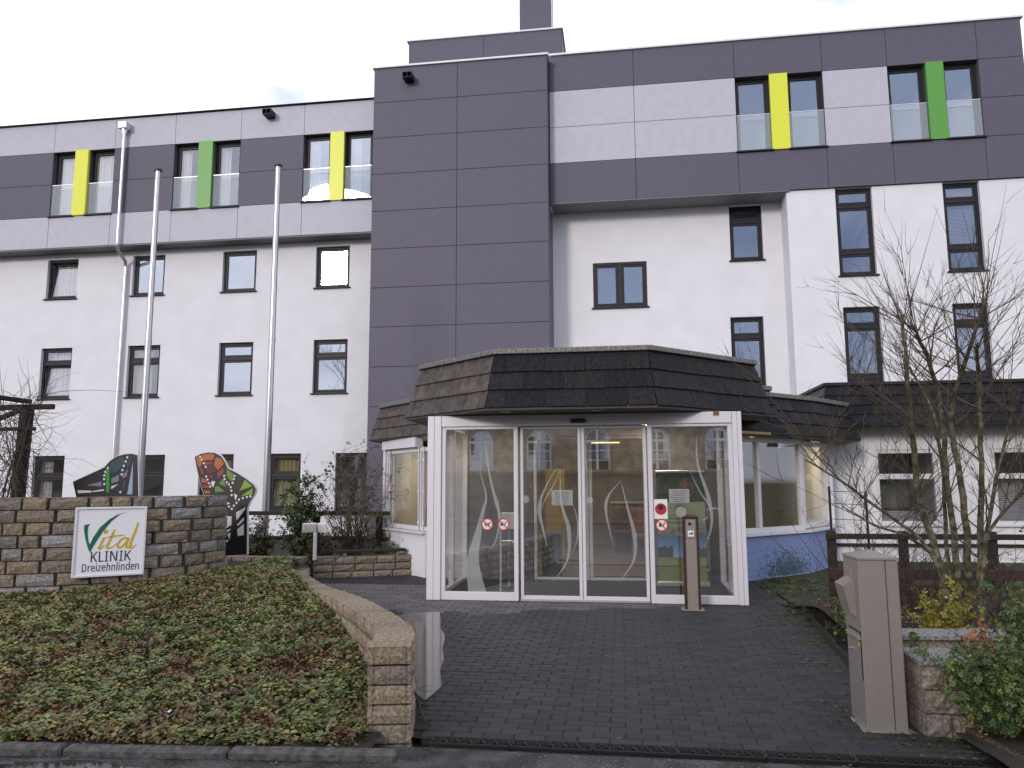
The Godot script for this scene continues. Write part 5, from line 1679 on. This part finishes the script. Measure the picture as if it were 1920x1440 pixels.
	for y in [1.1, 1.3, 1.46]:
		wp.tube([Vector3(2.70, y, -10.5), Vector3(3.15, y - 0.02, -10.5)], [0.004, 0.004], 4)
	add(fn, "wire_posts", wp.mesh(), M.iron)
	# drainage channel
	var dr := thing("drain_channel", "cast-iron drainage grating with scroll pattern across the forecourt edge", "drain", Vector3(0.4, 0, -4.83))
	var seg := MB.new()
	for s in [-1.0, 1.0]:
		seg.cbox(Vector3(0, 0, s * 0.058), Vector3(0.496, 0.02, 0.014), 0.003)
		seg.cbox(Vector3(s * 0.243, 0, 0), Vector3(0.010, 0.02, 0.102), 0.003)
	for k in 6:
		var cx := -0.20 + k * 0.08
		for rr in [[0.038, 0.029], [0.018, 0.009]]:
			seg.disc(Vector3(cx, 0.009, 0), Vector3.UP, rr[0], 12, rr[1])
		seg.box(Vector3(cx + 0.04, 0.006, 0), Vector3(0.008, 0.008, 0.10), Basis(Vector3.UP, 0.3))
	var sm := seg.mesh()
	for k in 7:
		add(dr, "grating", sm, M.iron, Transform3D(Basis(), Vector3(-0.95 + k * 0.5, 0.006, -4.83)))
	bx(dr, "trough", Vector3(0.55, -0.045, -4.83), Vector3(3.5, 0.05, 0.13), M.black)

# ---------------------------------------------------------------- plants
func leaf_cluster(n: int, size: float, lift: float, seed_: int, narrow := 0.45) -> ArrayMesh:
	var r := RandomNumberGenerator.new()
	r.seed = seed_
	var mb := MB.new()
	for k in n:
		var an := TAU * k / n + r.randf_range(-0.5, 0.5)
		var s := size * r.randf_range(0.7, 1.2)
		var d := Vector3(cos(an), r.randf_range(-0.1, 0.6) * lift, sin(an)).normalized()
		var side := d.cross(Vector3.UP).normalized() * s * narrow
		var base := Vector3(0, size * lift * r.randf_range(0.1, 0.8), 0) + d * size * 0.15
		var tip := base + d * s + Vector3(0, -0.15 * s, 0)
		var mid := base + d * s * 0.5 + Vector3(0, -0.12 * s, 0)
		var l := mid + side + Vector3(0, 0.16 * s, 0)
		var rr := mid - side + Vector3(0, 0.16 * s, 0)
		mb.flat(base, l, tip, Vector3.UP)
		mb.flat(base, tip, rr, Vector3.UP)
	return mb.mesh()

func scatter(parent: Node, called: String, mesh: Mesh, m: Material, xfs: Array, cols: Array) -> MultiMeshInstance3D:
	var mm := MultiMesh.new()
	mm.transform_format = MultiMesh.TRANSFORM_3D
	mm.use_colors = true
	mm.mesh = mesh
	mm.instance_count = xfs.size()
	for i in xfs.size():
		mm.set_instance_transform(i, xfs[i])
		mm.set_instance_color(i, cols[i])
	var o := MultiMeshInstance3D.new()
	o.multimesh = mm
	o.material_override = m
	o.name = called
	parent.add_child(o, true)
	o.global_transform = Transform3D()
	o.set_meta("kind", "stuff")
	return o

func turn_any(tilt: float) -> Basis:
	return Basis(Vector3.UP, rnd(0, TAU)) * Basis(Vector3.RIGHT, rnd(-tilt, tilt)) * Basis(Vector3.BACK, rnd(-tilt, tilt))

func arc(mb: MB, p: Vector3, d: Vector3, ln: float, r: float, droop: float, wob: float, segs := 5, sides := 3) -> Array:
	var pts := [p]
	var rad := [r]
	var dd := d.normalized()
	for k in segs:
		dd = (dd + Vector3(rnd(-wob, wob), rnd(-wob, wob) - droop, rnd(-wob, wob))).normalized()
		pts.append(pts[-1] + dd * ln / segs)
		rad.append(r * (1.0 - 0.8 * (k + 1) / segs))
	mb.tube(pts, rad, sides, false)
	return pts

func twiggy(mb: MB, base: Vector3, n: int, h: float, spread: float, r: float, droop: float) -> Array:
	var tips := []
	for k in n:
		var a := rnd(0, TAU)
		var s := rnd(0.1, 1.0) * spread
		var pts := arc(mb, base + Vector3(cos(a), 0, sin(a)) * rnd(0, 0.12), Vector3(cos(a) * s, 1, sin(a) * s), h * rnd(0.55, 1.1), r * rnd(0.6, 1.2), droop, 0.16, 6, 4)
		tips.append_array(pts.slice(1))
		for j in 7:
			var q: Vector3 = pts[1 + rng.randi() % (pts.size() - 1)]
			var a2 := rnd(0, TAU)
			var p2 := arc(mb, q, Vector3(cos(a2), rnd(0.1, 1.2), sin(a2)), h * rnd(0.12, 0.35), r * 0.4, droop * 0.6, 0.25, 4, 3)
			tips.append_array(p2)
	return tips

func side_tree() -> void:
	# many-stemmed bare tree in the right bed; stems follow the photograph at the depth of their foot
	var t := thing("multi_stem_tree", "bare many-stemmed small tree with mossy bark in the right bed", "tree", Vector3(3.0, 0.25, -7.5))
	var stems := [
		[[[1775, 1185], [1772, 1100], [1748, 1010], [1727, 950], [1717, 870], [1708, 780], [1700, 690], [1692, 590]], -7.45, 0.055],
		[[[1795, 1180], [1795, 1100], [1790, 1000], [1776, 900], [1770, 830], [1758, 730], [1735, 660], [1712, 612]], -7.55, 0.048],
		[[[1815, 1182], [1815, 1080], [1812, 1000], [1800, 900], [1786, 820], [1784, 770], [1802, 700], [1830, 620], [1850, 560]], -7.6, 0.05],
		[[[1838, 1187], [1838, 1080], [1838, 1000], [1840, 900], [1838, 800], [1835, 700], [1833, 645]], -7.5, 0.048],
		[[[1790, 1140], [1774, 1020], [1768, 900], [1757, 800], [1735, 740], [1705, 690]], -7.8, 0.03],
		[[[1835, 1120], [1850, 1000], [1868, 900], [1890, 800], [1912, 730]], -7.3, 0.03],
		[[[1770, 1080], [1725, 1010], [1670, 970], [1610, 925], [1550, 885], [1510, 862]], -7.2, 0.024],
		[[[1762, 1050], [1700, 1005], [1640, 985], [1580, 950]], -7.7, 0.02],
		[[[1840, 1020], [1880, 960], [1920, 925], [1960, 905]], -7.4, 0.022]]
	var thin := MB.new()
	for s in stems:
		var pts := []
		var rad := []
		for k in s[0].size():
			var f: float = float(k) / (s[0].size() - 1)
			pts.append(on_z(s[0][k][0], s[0][k][1], s[1] + 0.35 * sin(k * 0.9 + s[1] * 9.0) * f))
			rad.append(s[2] * 0.74 * lerpf(1.0, 0.40, f))
		if s[2] > 0.04:
			pts[0].y = 0.1
		var sm := []
		var sr := []
		for k in pts.size() - 1:
			for q in 3:
				sm.append(pts[k].cubic_interpolate(pts[k + 1], pts[maxi(k - 1, 0)], pts[mini(k + 2, pts.size() - 1)], q / 3.0) + Vector3(rnd(-1, 1), 0, rnd(-1, 1)) * 0.008)
				sr.append(lerpf(rad[k], rad[k + 1], q / 3.0) * rnd(0.93, 1.08))
		sm.append(pts[-1]); sr.append(rad[-1])
		var mb := MB.new()
		mb.tube(sm, sr, 8)
		add(t, "stem", mb.mesh(), M.bark_moss)
		var nb := 16 if s[2] > 0.04 else 11
		for k in nb:
			var i := int(lerpf(sm.size() * 0.22, sm.size() - 1, pow(rnd(0, 1), 0.75)))
			var a := rnd(0, TAU)
			var d := Vector3(cos(a) * 1.0, rnd(0.35, 1.3), sin(a) * 0.8)
			var ln := rnd(0.4, 1.15)
			var br := arc(thin, sm[i], d, ln, minf(sr[i] * 0.5, rnd(0.005, 0.010)), -0.05, 0.13, 6, 4)
			for j in 5:
				var q: Vector3 = br[1 + rng.randi() % (br.size() - 1)]
				var d2 := d.normalized() + Vector3(rnd(-1, 1), rnd(-0.2, 0.9), rnd(-1, 1)) * 0.8
				var b2 := arc(thin, q, d2, ln * rnd(0.25, 0.6), 0.0034, -0.03, 0.16, 4, 3)
				for m in 2:
					var q2: Vector3 = b2[1 + rng.randi() % (b2.size() - 1)]
					arc(thin, q2, d2 + Vector3(rnd(-1, 1), rnd(-0.3, 0.8), rnd(-1, 1)) * 0.8, ln * rnd(0.12, 0.3), 0.0026, 0.0, 0.16, 3, 3)
		if s[2] > 0.04:
			# long thin shoots at the cut tops
			for k in 7:
				arc(thin, sm[-1 - rng.randi() % 3], Vector3(rnd(-0.5, 0.5), 1, rnd(-0.5, 0.5)), rnd(0.5, 1.15), 0.005, 0.0, 0.06, 5, 3)
	add(t, "branches", thin.mesh(), M.twig_bark)

func shrub(called: String, label: String, base: Vector3, n: int, h: float, spread: float, r: float, droop: float, bark: String, leaves: int, size: float, cols: Array, group := "") -> void:
	var s := thing(called, label, "shrub", base, group)
	var mb := MB.new()
	var tips := twiggy(mb, base, n, h, spread, r, droop)
	add(s, "stems", mb.mesh(), M[bark])
	if leaves > 0:
		var xf := []
		var cs := []
		for k in leaves:
			var p: Vector3 = tips[rng.randi() % tips.size()]
			xf.append(Transform3D(turn_any(1.2).scaled(Vector3.ONE * rnd(0.6, 1.2)), p + Vector3(rnd(-1, 1), rnd(-1, 1), rnd(-1, 1)) * 0.03))
			var c: Color = cols[rng.randi() % cols.size()]
			cs.append(c * rnd(0.75, 1.25))
		scatter(s, "leaves", leaf_cluster(3, size, 0.6, 3), M.leaf_tinted, xf, cs)

func plants() -> void:
	mat("twig_vine", Color(0.075, 0.055, 0.042), 0.9)
	mat("twig_bark", Color(0.12, 0.092, 0.05), 0.9, 0, TEX["mott"], 4.0)
	side_tree()
	# creeping ground cover in the left bed
	var xf := []
	var cs := []
	var greens := [Color(0.075, 0.118, 0.026), Color(0.105, 0.145, 0.028), Color(0.150, 0.165, 0.032), Color(0.052, 0.092, 0.030), Color(0.18, 0.17, 0.04), Color(0.080, 0.130, 0.048)]
	var nz := FastNoiseLite.new()
	nz.seed = 3
	nz.frequency = 0.9
	var tries := 0
	while xf.size() < 26000 and tries < 150000:
		tries += 1
		var z := -4.35 - 7.1 * pow(rnd(0, 1), 1.25)
		var x := rnd(-7.6, rw_x(z) - 0.12)
		if z > zc(x) + 0.04 - 0.10 or (z < sw_z(x) + 0.25 and x < -5.0):
			continue
		var dens := 0.55 + 1.15 * nz.get_noise_2d(x * 1.3, z * 1.3) + 0.35 * smoothstep(-5.0, -8.0, z)
		if x < -4.6 and z > -5.6:
			dens -= 0.18
		if rnd(0, 1) > dens:
			continue
		var y := bed_y(x, z) + rnd(-0.01, 0.045) + 0.04 * nz.get_noise_2d(x * 2.0 + 40.0, z * 2.0)
		xf.append(Transform3D(turn_any(0.35).scaled(Vector3.ONE * rnd(0.6, 1.25)), Vector3(x, y, z)))
		var c: Color = greens[rng.randi() % 6]
		if nz.get_noise_2d(x * 0.6 + 9.0, z * 0.6) > 0.15:
			c = c.lerp(Color(0.19, 0.19, 0.05), 0.5)
		cs.append(c.lerp(Color(0.15, 0.115, 0.045), rnd(0.0, 0.45)) * rnd(0.8, 1.55))
	var gc := scatter(self, "ground_cover", leaf_cluster(6, 0.034, 0.6, 8, 0.42), M.leaf_tinted, xf, cs)
	tag(gc, "green creeping ground cover filling the planted bed", "ground cover")
	# fallen leaves in the bed
	xf = []
	cs = []
	var browns := [Color(0.13, 0.062, 0.025), Color(0.17, 0.088, 0.035), Color(0.085, 0.045, 0.022), Color(0.20, 0.12, 0.055), Color(0.065, 0.038, 0.024), Color(0.15, 0.062, 0.02)]
	for k in 24000:
		var z := -4.33 - 5.4 * pow(rnd(0, 1), 1.5)
		var x := rnd(-7.4, rw_x(z) - 0.15)
		if z > zc(x) - 0.05 or (z < sw_z(x) + 0.2 and x < -5.0):
			continue
		var low := nz.get_noise_2d(x * 1.3, z * 1.3)
		if rnd(0, 1) > 0.42 - 1.1 * low:
			continue
		xf.append(Transform3D(turn_any(0.9).scaled(Vector3.ONE * rnd(0.55, 1.3)), Vector3(x, bed_y(x, z) + rnd(0.0, 0.05), z)))
		cs.append(browns[rng.randi() % 6] * rnd(0.7, 1.3))
	for k in 500:
		var z := rnd(-9.0, -5.0)
		var x := rnd(2.05, 2.75)
		xf.append(Transform3D(turn_any(0.6).scaled(Vector3.ONE * rnd(0.5, 1.1)), Vector3(x, 0.09 + 0.2 * smoothstep(-5.6, -6.9, z), z)))
		cs.append(browns[rng.randi() % 6] * rnd(0.7, 1.4))
	for k in 70:
		var p := Vector3(rnd(-6.0, 2.3), 0.006, rnd(-4.7, -3.6))
		if k > 36:
			p = Vector3(rnd(-1.2, 2.0), 0, rnd(-9.0, -4.95))
			p.y = gy(p.z) + 0.006
		xf.append(Transform3D(turn_any(0.2).scaled(Vector3.ONE * rnd(0.3, 0.75)), p))
		cs.append(browns[rng.randi() % 6] * rnd(0.8, 1.5))
	var fl := scatter(self, "fallen_leaves", leaf_cluster(2, 0.045, 0.6, 21, 0.32), M.leaf_tinted, xf, cs)
	tag(fl, "brown fallen leaves lying in the beds and on the ground", "leaves")
	# moss and weeds in the joints at the right and by the right bay
	xf = []
	cs = []
	for k in 5200:
		var p: Vector3
		if k < 2700:
			var z := rnd(-9.4, -4.9)
			var xx := 2.05 - absf(rng.randfn(0.0, 0.40))
			var row := snappedf(z + 4.97, 0.102) - 4.97 + 0.051 + rnd(-0.012, 0.012)
			p = Vector3(xx, gy(row) - 0.004, row)
			if nz.get_noise_2d(xx * 2.0, row * 2.0) < -0.05 or xx < 0.6:
				continue
		else:
			p = Vector3(rnd(1.9, 3.6), 0, rnd(-12.2, -9.0))
			p.y = gy(p.z) + 0.004
			if nz.get_noise_2d(p.x * 1.5, p.z * 1.5) < -0.1:
				continue
			if p.x > 2.02:
				p.y = 0.122
		xf.append(Transform3D(turn_any(0.3).scaled(Vector3(1, 1, 1) * rnd(0.14, 0.34) * (1.0 if k < 2700 else 2.0)), p))
		cs.append([Color(0.05, 0.075, 0.016), Color(0.085, 0.095, 0.02), Color(0.04, 0.06, 0.018)][rng.randi() % 3] * rnd(0.7, 1.3))
	var ms := scatter(self, "moss", leaf_cluster(7, 0.05, 0.9, 33, 0.3), M.leaf_tinted, xf, cs)
	tag(ms, "moss and weeds growing in the paving joints at the right", "moss")
	# evergreen bush in the right corner
	var bu := thing("evergreen_bush", "small-leaved evergreen bush with some orange shoots before the stone pier", "bush", Vector3(2.75, 0.08, -5.35))
	var bm := MB.new()
	var tips := []
	for q in [Vector3(2.2, 0.08, -5.15), Vector3(2.3, 0.08, -5.35), Vector3(2.45, 0.08, -5.2), Vector3(2.7, 0.08, -5.5), Vector3(2.9, 0.08, -5.0), Vector3(3.1, 0.08, -5.7), Vector3(2.55, 0.08, -4.95)]:
		tips.append_array(twiggy(bm, q, 13, 0.80 if q.x > 2.6 else 0.50, 0.75, 0.008, 0.03))
	add(bu, "stems", bm.mesh(), M.twig)
	xf = []
	cs = []
	for k in 15000:
		var p: Vector3 = tips[rng.randi() % tips.size()] + Vector3(rnd(-1, 1), rnd(-1, 1), rnd(-1, 1)) * 0.045
		if p.x < 1.86 or p.y < 0.05:
			continue
		xf.append(Transform3D(turn_any(1.3).scaled(Vector3.ONE * rnd(0.6, 1.2)), p))
		var c: Color = [Color(0.050, 0.095, 0.030), Color(0.075, 0.125, 0.026), Color(0.13, 0.155, 0.028), Color(0.040, 0.075, 0.028)][rng.randi() % 4]
		if (p - Vector3(2.3, 0.58, -5.5)).length() < 0.13 or (p - Vector3(2.42, 0.3, -5.1)).length() < 0.06:
			c = Color(0.30, 0.10, 0.035)
		cs.append(c * rnd(0.7, 1.3))
	scatter(bu, "leaves", leaf_cluster(5, 0.021, 0.7, 44, 0.4), M.leaf_tinted, xf, cs)
	# shrubs around
	shrub("yellow_shrub", "small yellow-green shrub at the foot of the bare tree", Vector3(2.72, 0.25, -7.25), 12, 0.42, 0.9, 0.006, 0.02, "twig", 420, 0.032, [Color(0.24, 0.21, 0.025), Color(0.17, 0.17, 0.03), Color(0.30, 0.25, 0.03)])
	shrub("bare_shrub", "dense bare reddish-brown shrub between bare tree and fence", Vector3(2.95, 0.15, -8.6), 40, 1.15, 0.9, 0.008, 0.02, "twig", 0, 0.03, [])
	shrub("bare_shrub", "thin bare shrub leaning towards the right bay window", Vector3(2.75, 0.12, -9.6), 30, 1.3, 1.1, 0.007, 0.0, "twig", 0, 0.03, [])
	shrub("bare_shrub", "low tangled bare shrub beside the letterbox in the right bed", Vector3(3.6, 0.2, -8.0), 34, 0.95, 1.0, 0.007, 0.03, "twig", 60, 0.03, [Color(0.10, 0.045, 0.02)])
	shrub("weed_clump", "green weeds growing at the edge of the side bed", Vector3(2.18, 0.1, -7.9), 16, 0.30, 1.1, 0.004, 0.06, "twig", 420, 0.035, [Color(0.05, 0.085, 0.02), Color(0.09, 0.10, 0.025), Color(0.035, 0.06, 0.02)])
	shrub("leafy_climber", "upright leafy green climber on the garden fence post", Vector3(-5.42, 0.16, -12.55), 24, 1.45, 0.13, 0.012, 0.02, "bark", 900, 0.06, [Color(0.05, 0.085, 0.025), Color(0.075, 0.10, 0.03), Color(0.035, 0.06, 0.022)])
	shrub("brown_shrub", "tall twiggy brown shrub against the dark tower", Vector3(-4.55, 0.16, -12.75), 64, 1.9, 0.48, 0.010, 0.03, "twig_light", 800, 0.035, [Color(0.09, 0.06, 0.035), Color(0.065, 0.07, 0.03), Color(0.11, 0.085, 0.05)])
	shrub("brown_shrub", "low dense shrub behind the low wall next to the sculpture", Vector3(-6.2, 0.16, -12.4), 26, 0.75, 0.6, 0.008, 0.03, "twig", 700, 0.045, [Color(0.055, 0.065, 0.025), Color(0.08, 0.065, 0.035)])
	shrub("brown_shrub", "small dark shrub beside the twin floodlight", Vector3(-5.0, 0.16, -12.2), 22, 0.7, 0.7, 0.007, 0.03, "twig", 420, 0.04, [Color(0.05, 0.055, 0.025), Color(0.08, 0.055, 0.03)])
	shrub("brown_shrub", "grassy shrub below the left bay window", Vector3(-3.95, 0.16, -12.75), 30, 0.75, 0.8, 0.006, 0.05, "twig_light", 260, 0.04, [Color(0.09, 0.085, 0.04), Color(0.07, 0.08, 0.03)])
	# vine on the pergola and trailing over the wall
	var vi := thing("bare_vine", "tangled leafless vine hanging over pergola and stone wall", "vine", Vector3(-8.0, 0.4, -9.0))
	var vb := MB.new()
	for k in 300:
		var p := Vector3(rnd(-8.6, -7.85), rnd(1.3, 2.7), rnd(-9.4, -9.05))
		arc(vb, p, Vector3(rnd(-0.4, 1.0), rnd(-0.9, 0.9), rnd(-0.3, 0.7)), rnd(0.35, 1.0), rnd(0.003, 0.007), rnd(-0.12, 0.22), 0.3, 7, 3)
	for k in 9:
		arc(vb, Vector3(-8.0 + rnd(-0.3, 0.1), 0.6, -9.1), Vector3(rnd(-0.15, 0.15), 1, 0), rnd(1.8, 2.3), 0.02, 0.0, 0.12, 9, 5)
	arc(vb, Vector3(-7.8, 2.75, -9.1), Vector3(1, 0.3, 0), 1.9, 0.005, 0.07, 0.03, 9, 3)
	for k in 8:
		arc(vb, Vector3(rnd(-8.3, -7.7), 2.65, -9.15), Vector3(rnd(-0.3, 0.8), 1, 0), rnd(0.4, 0.9), 0.005, rnd(-0.05, 0.2), 0.1, 7, 3)
	for k in 130:
		var x := rnd(-8.6, -6.9)
		arc(vb, Vector3(x, rnd(0.9, 1.5), sw_z(x) + 0.21), Vector3(rnd(-0.5, 0.7), rnd(-1.0, 0.3), 0.25), rnd(0.25, 0.7), rnd(0.002, 0.005), 0.15, 0.35, 6, 3)
	add(vi, "stems", vb.mesh(), M.twig_vine)

func small_things() -> void:
	# things inside the lobby
	var bn := thing("roll_up_banner", "roll-up banner with green landscape picture inside the lobby", "banner", Vector3(0.86, 0.1, -11.3))
	var im := Image.create(128, 256, false, Image.FORMAT_RGB8)
	var nz := FastNoiseLite.new()
	nz.seed = 9
	nz.frequency = 0.05
	for y in 256:
		for x in 128:
			var g := nz.get_noise_2d(x, y) * 0.5 + nz.get_noise_2d(x * 3.0, y * 3.0) * 0.4
			var c := Color(0.30, 0.36, 0.18).lerp(Color(0.14, 0.18, 0.09), clampf(0.5 + g, 0, 1))
			if y < 70 and Vector2(x - 78, (y - 38) * 0.8).length() < 20:
				c = Color(0.62, 0.46, 0.36).lerp(Color(0.24, 0.15, 0.10), clampf(0.4 + g * 1.4, 0, 1))
			if y >= 70 and y < 130:
				c = Color(0.66, 0.70, 0.55)
				if (y > 100 and y < 126 and y % 9 < 4 and x > 26 and x < 112 and int(x * 0.7) % 4 > 0):
					c = Color(0.36, 0.42, 0.28)
				if Vector2(x - 60, y - 86).length() < 12:
					c = Color(0.52, 0.58, 0.40)
			elif y >= 130 and y < 150:
				c = Color(0.40, 0.45, 0.34).lerp(Color(0.75, 0.7, 0.66), clampf(0.4 + g * 1.6, 0, 1))
			elif y >= 150 and y < 200:
				c = Color(0.30, 0.47, 0.66).lerp(Color(0.62, 0.74, 0.84), (y - 150) / 50.0)
				if y > 176 + 14.0 * nz.get_noise_2d(x * 1.6, 4.0) and (x < 40 or x > 96):
					c = Color(0.12, 0.17, 0.09)
			elif y >= 200:
				c = Color(0.42, 0.50, 0.22).lerp(Color(0.55, 0.57, 0.22), clampf(0.5 + g, 0, 1))
			im.set_pixel(x, y, c)
	var pm := StandardMaterial3D.new()
	pm.albedo_texture = ImageTexture.create_from_image(im)
	pm.roughness = 0.6
	pm.cull_mode = BaseMaterial3D.CULL_DISABLED
	var qm := QuadMesh.new()
	qm.size = Vector2(0.68, 1.55)
	add(bn, "printed_sheet", qm, pm, Transform3D(Basis(), Vector3(0.85, 0.95, -11.3)))
	bx(bn, "foot", Vector3(0.85, 0.145, -11.3), Vector3(0.74, 0.07, 0.12), M.alu, 0.01)
	bx(bn, "top_rail", Vector3(0.85, 1.735, -11.3), Vector3(0.70, 0.03, 0.02), M.alu, 0.004)
	var sd := thing("sanitizer_stand", "slim steel hand sanitizer stand inside the lobby", "stand", Vector3(-1.64, 0.1, -11.2))
	var mb := MB.new()
	mb.tube([Vector3(-1.64, 0.12, -11.2), Vector3(-1.64, 1.05, -11.2)], [0.022, 0.022], 10)
	add(sd, "pole", mb.mesh(), M.steel)
	bx(sd, "dispenser", Vector3(-1.62, 1.03, -11.16), Vector3(0.26, 0.24, 0.08), M.paper, 0.01)
	bx(sd, "drip_tray", Vector3(-1.64, 0.74, -11.15), Vector3(0.18, 0.02, 0.12), M.steel, 0.005)
	var ft := MB.new()
	ft.tube([Vector3(-1.64, 0.097, -11.2), Vector3(-1.64, 0.115, -11.2)], [0.17, 0.16], 20)
	add(sd, "foot", ft.mesh(), M.steel)
	var wb := thing("waste_bin", "tall black waste bin behind the inner glass door", "bin", Vector3(-1.15, 0.08, -12.4))
	bx(wb, "body", Vector3(-1.12, 0.42, -12.4), Vector3(0.30, 0.68, 0.30), M.black, 0.03)
	bx(wb, "lid", Vector3(-1.12, 0.775, -12.4), Vector3(0.32, 0.03, 0.32), M.interior_grey, 0.01)
	var yb := thing("yellow_display", "tall yellow display panel in the hall", "display", Vector3(-1.2, 0.08, -14.6))
	bx(yb, "panel", Vector3(-1.25, 0.98, -14.6), Vector3(0.36, 1.7, 0.06), M.amber, 0.01)
	bx(yb, "foot", Vector3(-1.25, 0.10, -14.6), Vector3(0.42, 0.04, 0.3), M.interior_grey, 0.01)
	var cols := ["orange", "black", "brown_wood"]
	var names := ["orange upholstered chair in the hall behind the doors", "black armchair in the hall behind the doors", "brown wooden chair in the hall behind the doors"]
	for k in 3:
		var c := Vector3([0.42, 0.95, 0.05][k], 0.08, [-15.6, -15.3, -16.6][k])
		var ch := thing("hall_chair", names[k], "chair", c, "chairs in the hall")
		bx(ch, "seat", c + Vector3(0, 0.44, 0), Vector3(0.48, 0.09, 0.46), M[cols[k]], 0.03)
		bx(ch, "backrest", c + Vector3(0, 0.74, -0.21), Vector3(0.48, 0.48, 0.07), M[cols[k]], 0.03)
		for sx in [-0.2, 0.2]:
			for sz in [-0.18, 0.18]:
				var lg := MB.new()
				lg.tube([c + Vector3(sx, 0.40, sz), c + Vector3(sx * 1.1, 0.005, sz * 1.1)], [0.016, 0.014], 8)
				add(ch, "leg", lg.mesh(), M.steel)
			bx(ch, "armrest", c + Vector3(sx * 1.2, 0.64, 0), Vector3(0.05, 0.04, 0.42), M[cols[k]], 0.012)
	var dk := thing("reception_desk", "light reception desk in front of the beige back wall", "desk", Vector3(0.9, 0.08, -17.5))
	bx(dk, "front", Vector3(0.7, 0.60, -17.4), Vector3(1.8, 1.0, 0.06), M.brown_wood, 0.01)
	bx(dk, "top", Vector3(0.7, 1.12, -17.6), Vector3(1.9, 0.04, 0.6), M.interior_white, 0.01)
	bx(dk, "end_panel", Vector3(-0.17, 0.6, -17.65), Vector3(0.05, 1.0, 0.45), M.brown_wood, 0.01)
	bx(dk, "end_panel", Vector3(1.57, 0.6, -17.65), Vector3(0.05, 1.0, 0.45), M.brown_wood, 0.01)
	# twig in the puddle, scrap of paper in the bed
	var tw := thing("fallen_twig", "dark forked twig lying in the puddle beside the pier", "twig", Vector3(-1.12, 0.0, -5.1))
	var tb := MB.new()
	tb.tube([on_y(785, 1305, 0.03), on_y(788, 1330, 0.06), on_y(795, 1350, 0.06), on_y(800, 1358, 0.04), on_y(806, 1368, 0.015)], [0.004, 0.006, 0.007, 0.006, 0.004], 5)
	tb.tube([on_y(792, 1345, 0.06), on_y(804, 1357, 0.05), on_y(808, 1364, 0.02)], [0.004, 0.004, 0.003], 4)
	for k in 14:
		arc(tb, on_y(rnd(775, 800), rnd(1290, 1345), 0.03), Vector3(rnd(-1, 1), rnd(0, 0.5), rnd(-1, 1)), rnd(0.05, 0.16), 0.003, 0.1, 0.2, 4, 3)
	add(tw, "twig", tb.mesh(), M.twig)
	var pp := on_y(314, 1337, 0.16)
	var sc := MB.new()
	sc.quad(Vector3(-0.02, 0, -0.01), Vector3(0.015, 0.02, -0.02), Vector3(0.025, 0.01, 0.02), Vector3(-0.01, 0.02, 0.02), Vector3.UP)
	sc.flat(Vector3(-0.02, 0, -0.01), Vector3(-0.01, 0.02, 0.02), Vector3(-0.035, 0.03, 0.01), Vector3.UP)
	var so := add(self, "paper_scrap", sc.mesh(), M.paper, Transform3D(Basis(), pp))
	tag(so, "small white scrap of paper among the fallen leaves", "litter")
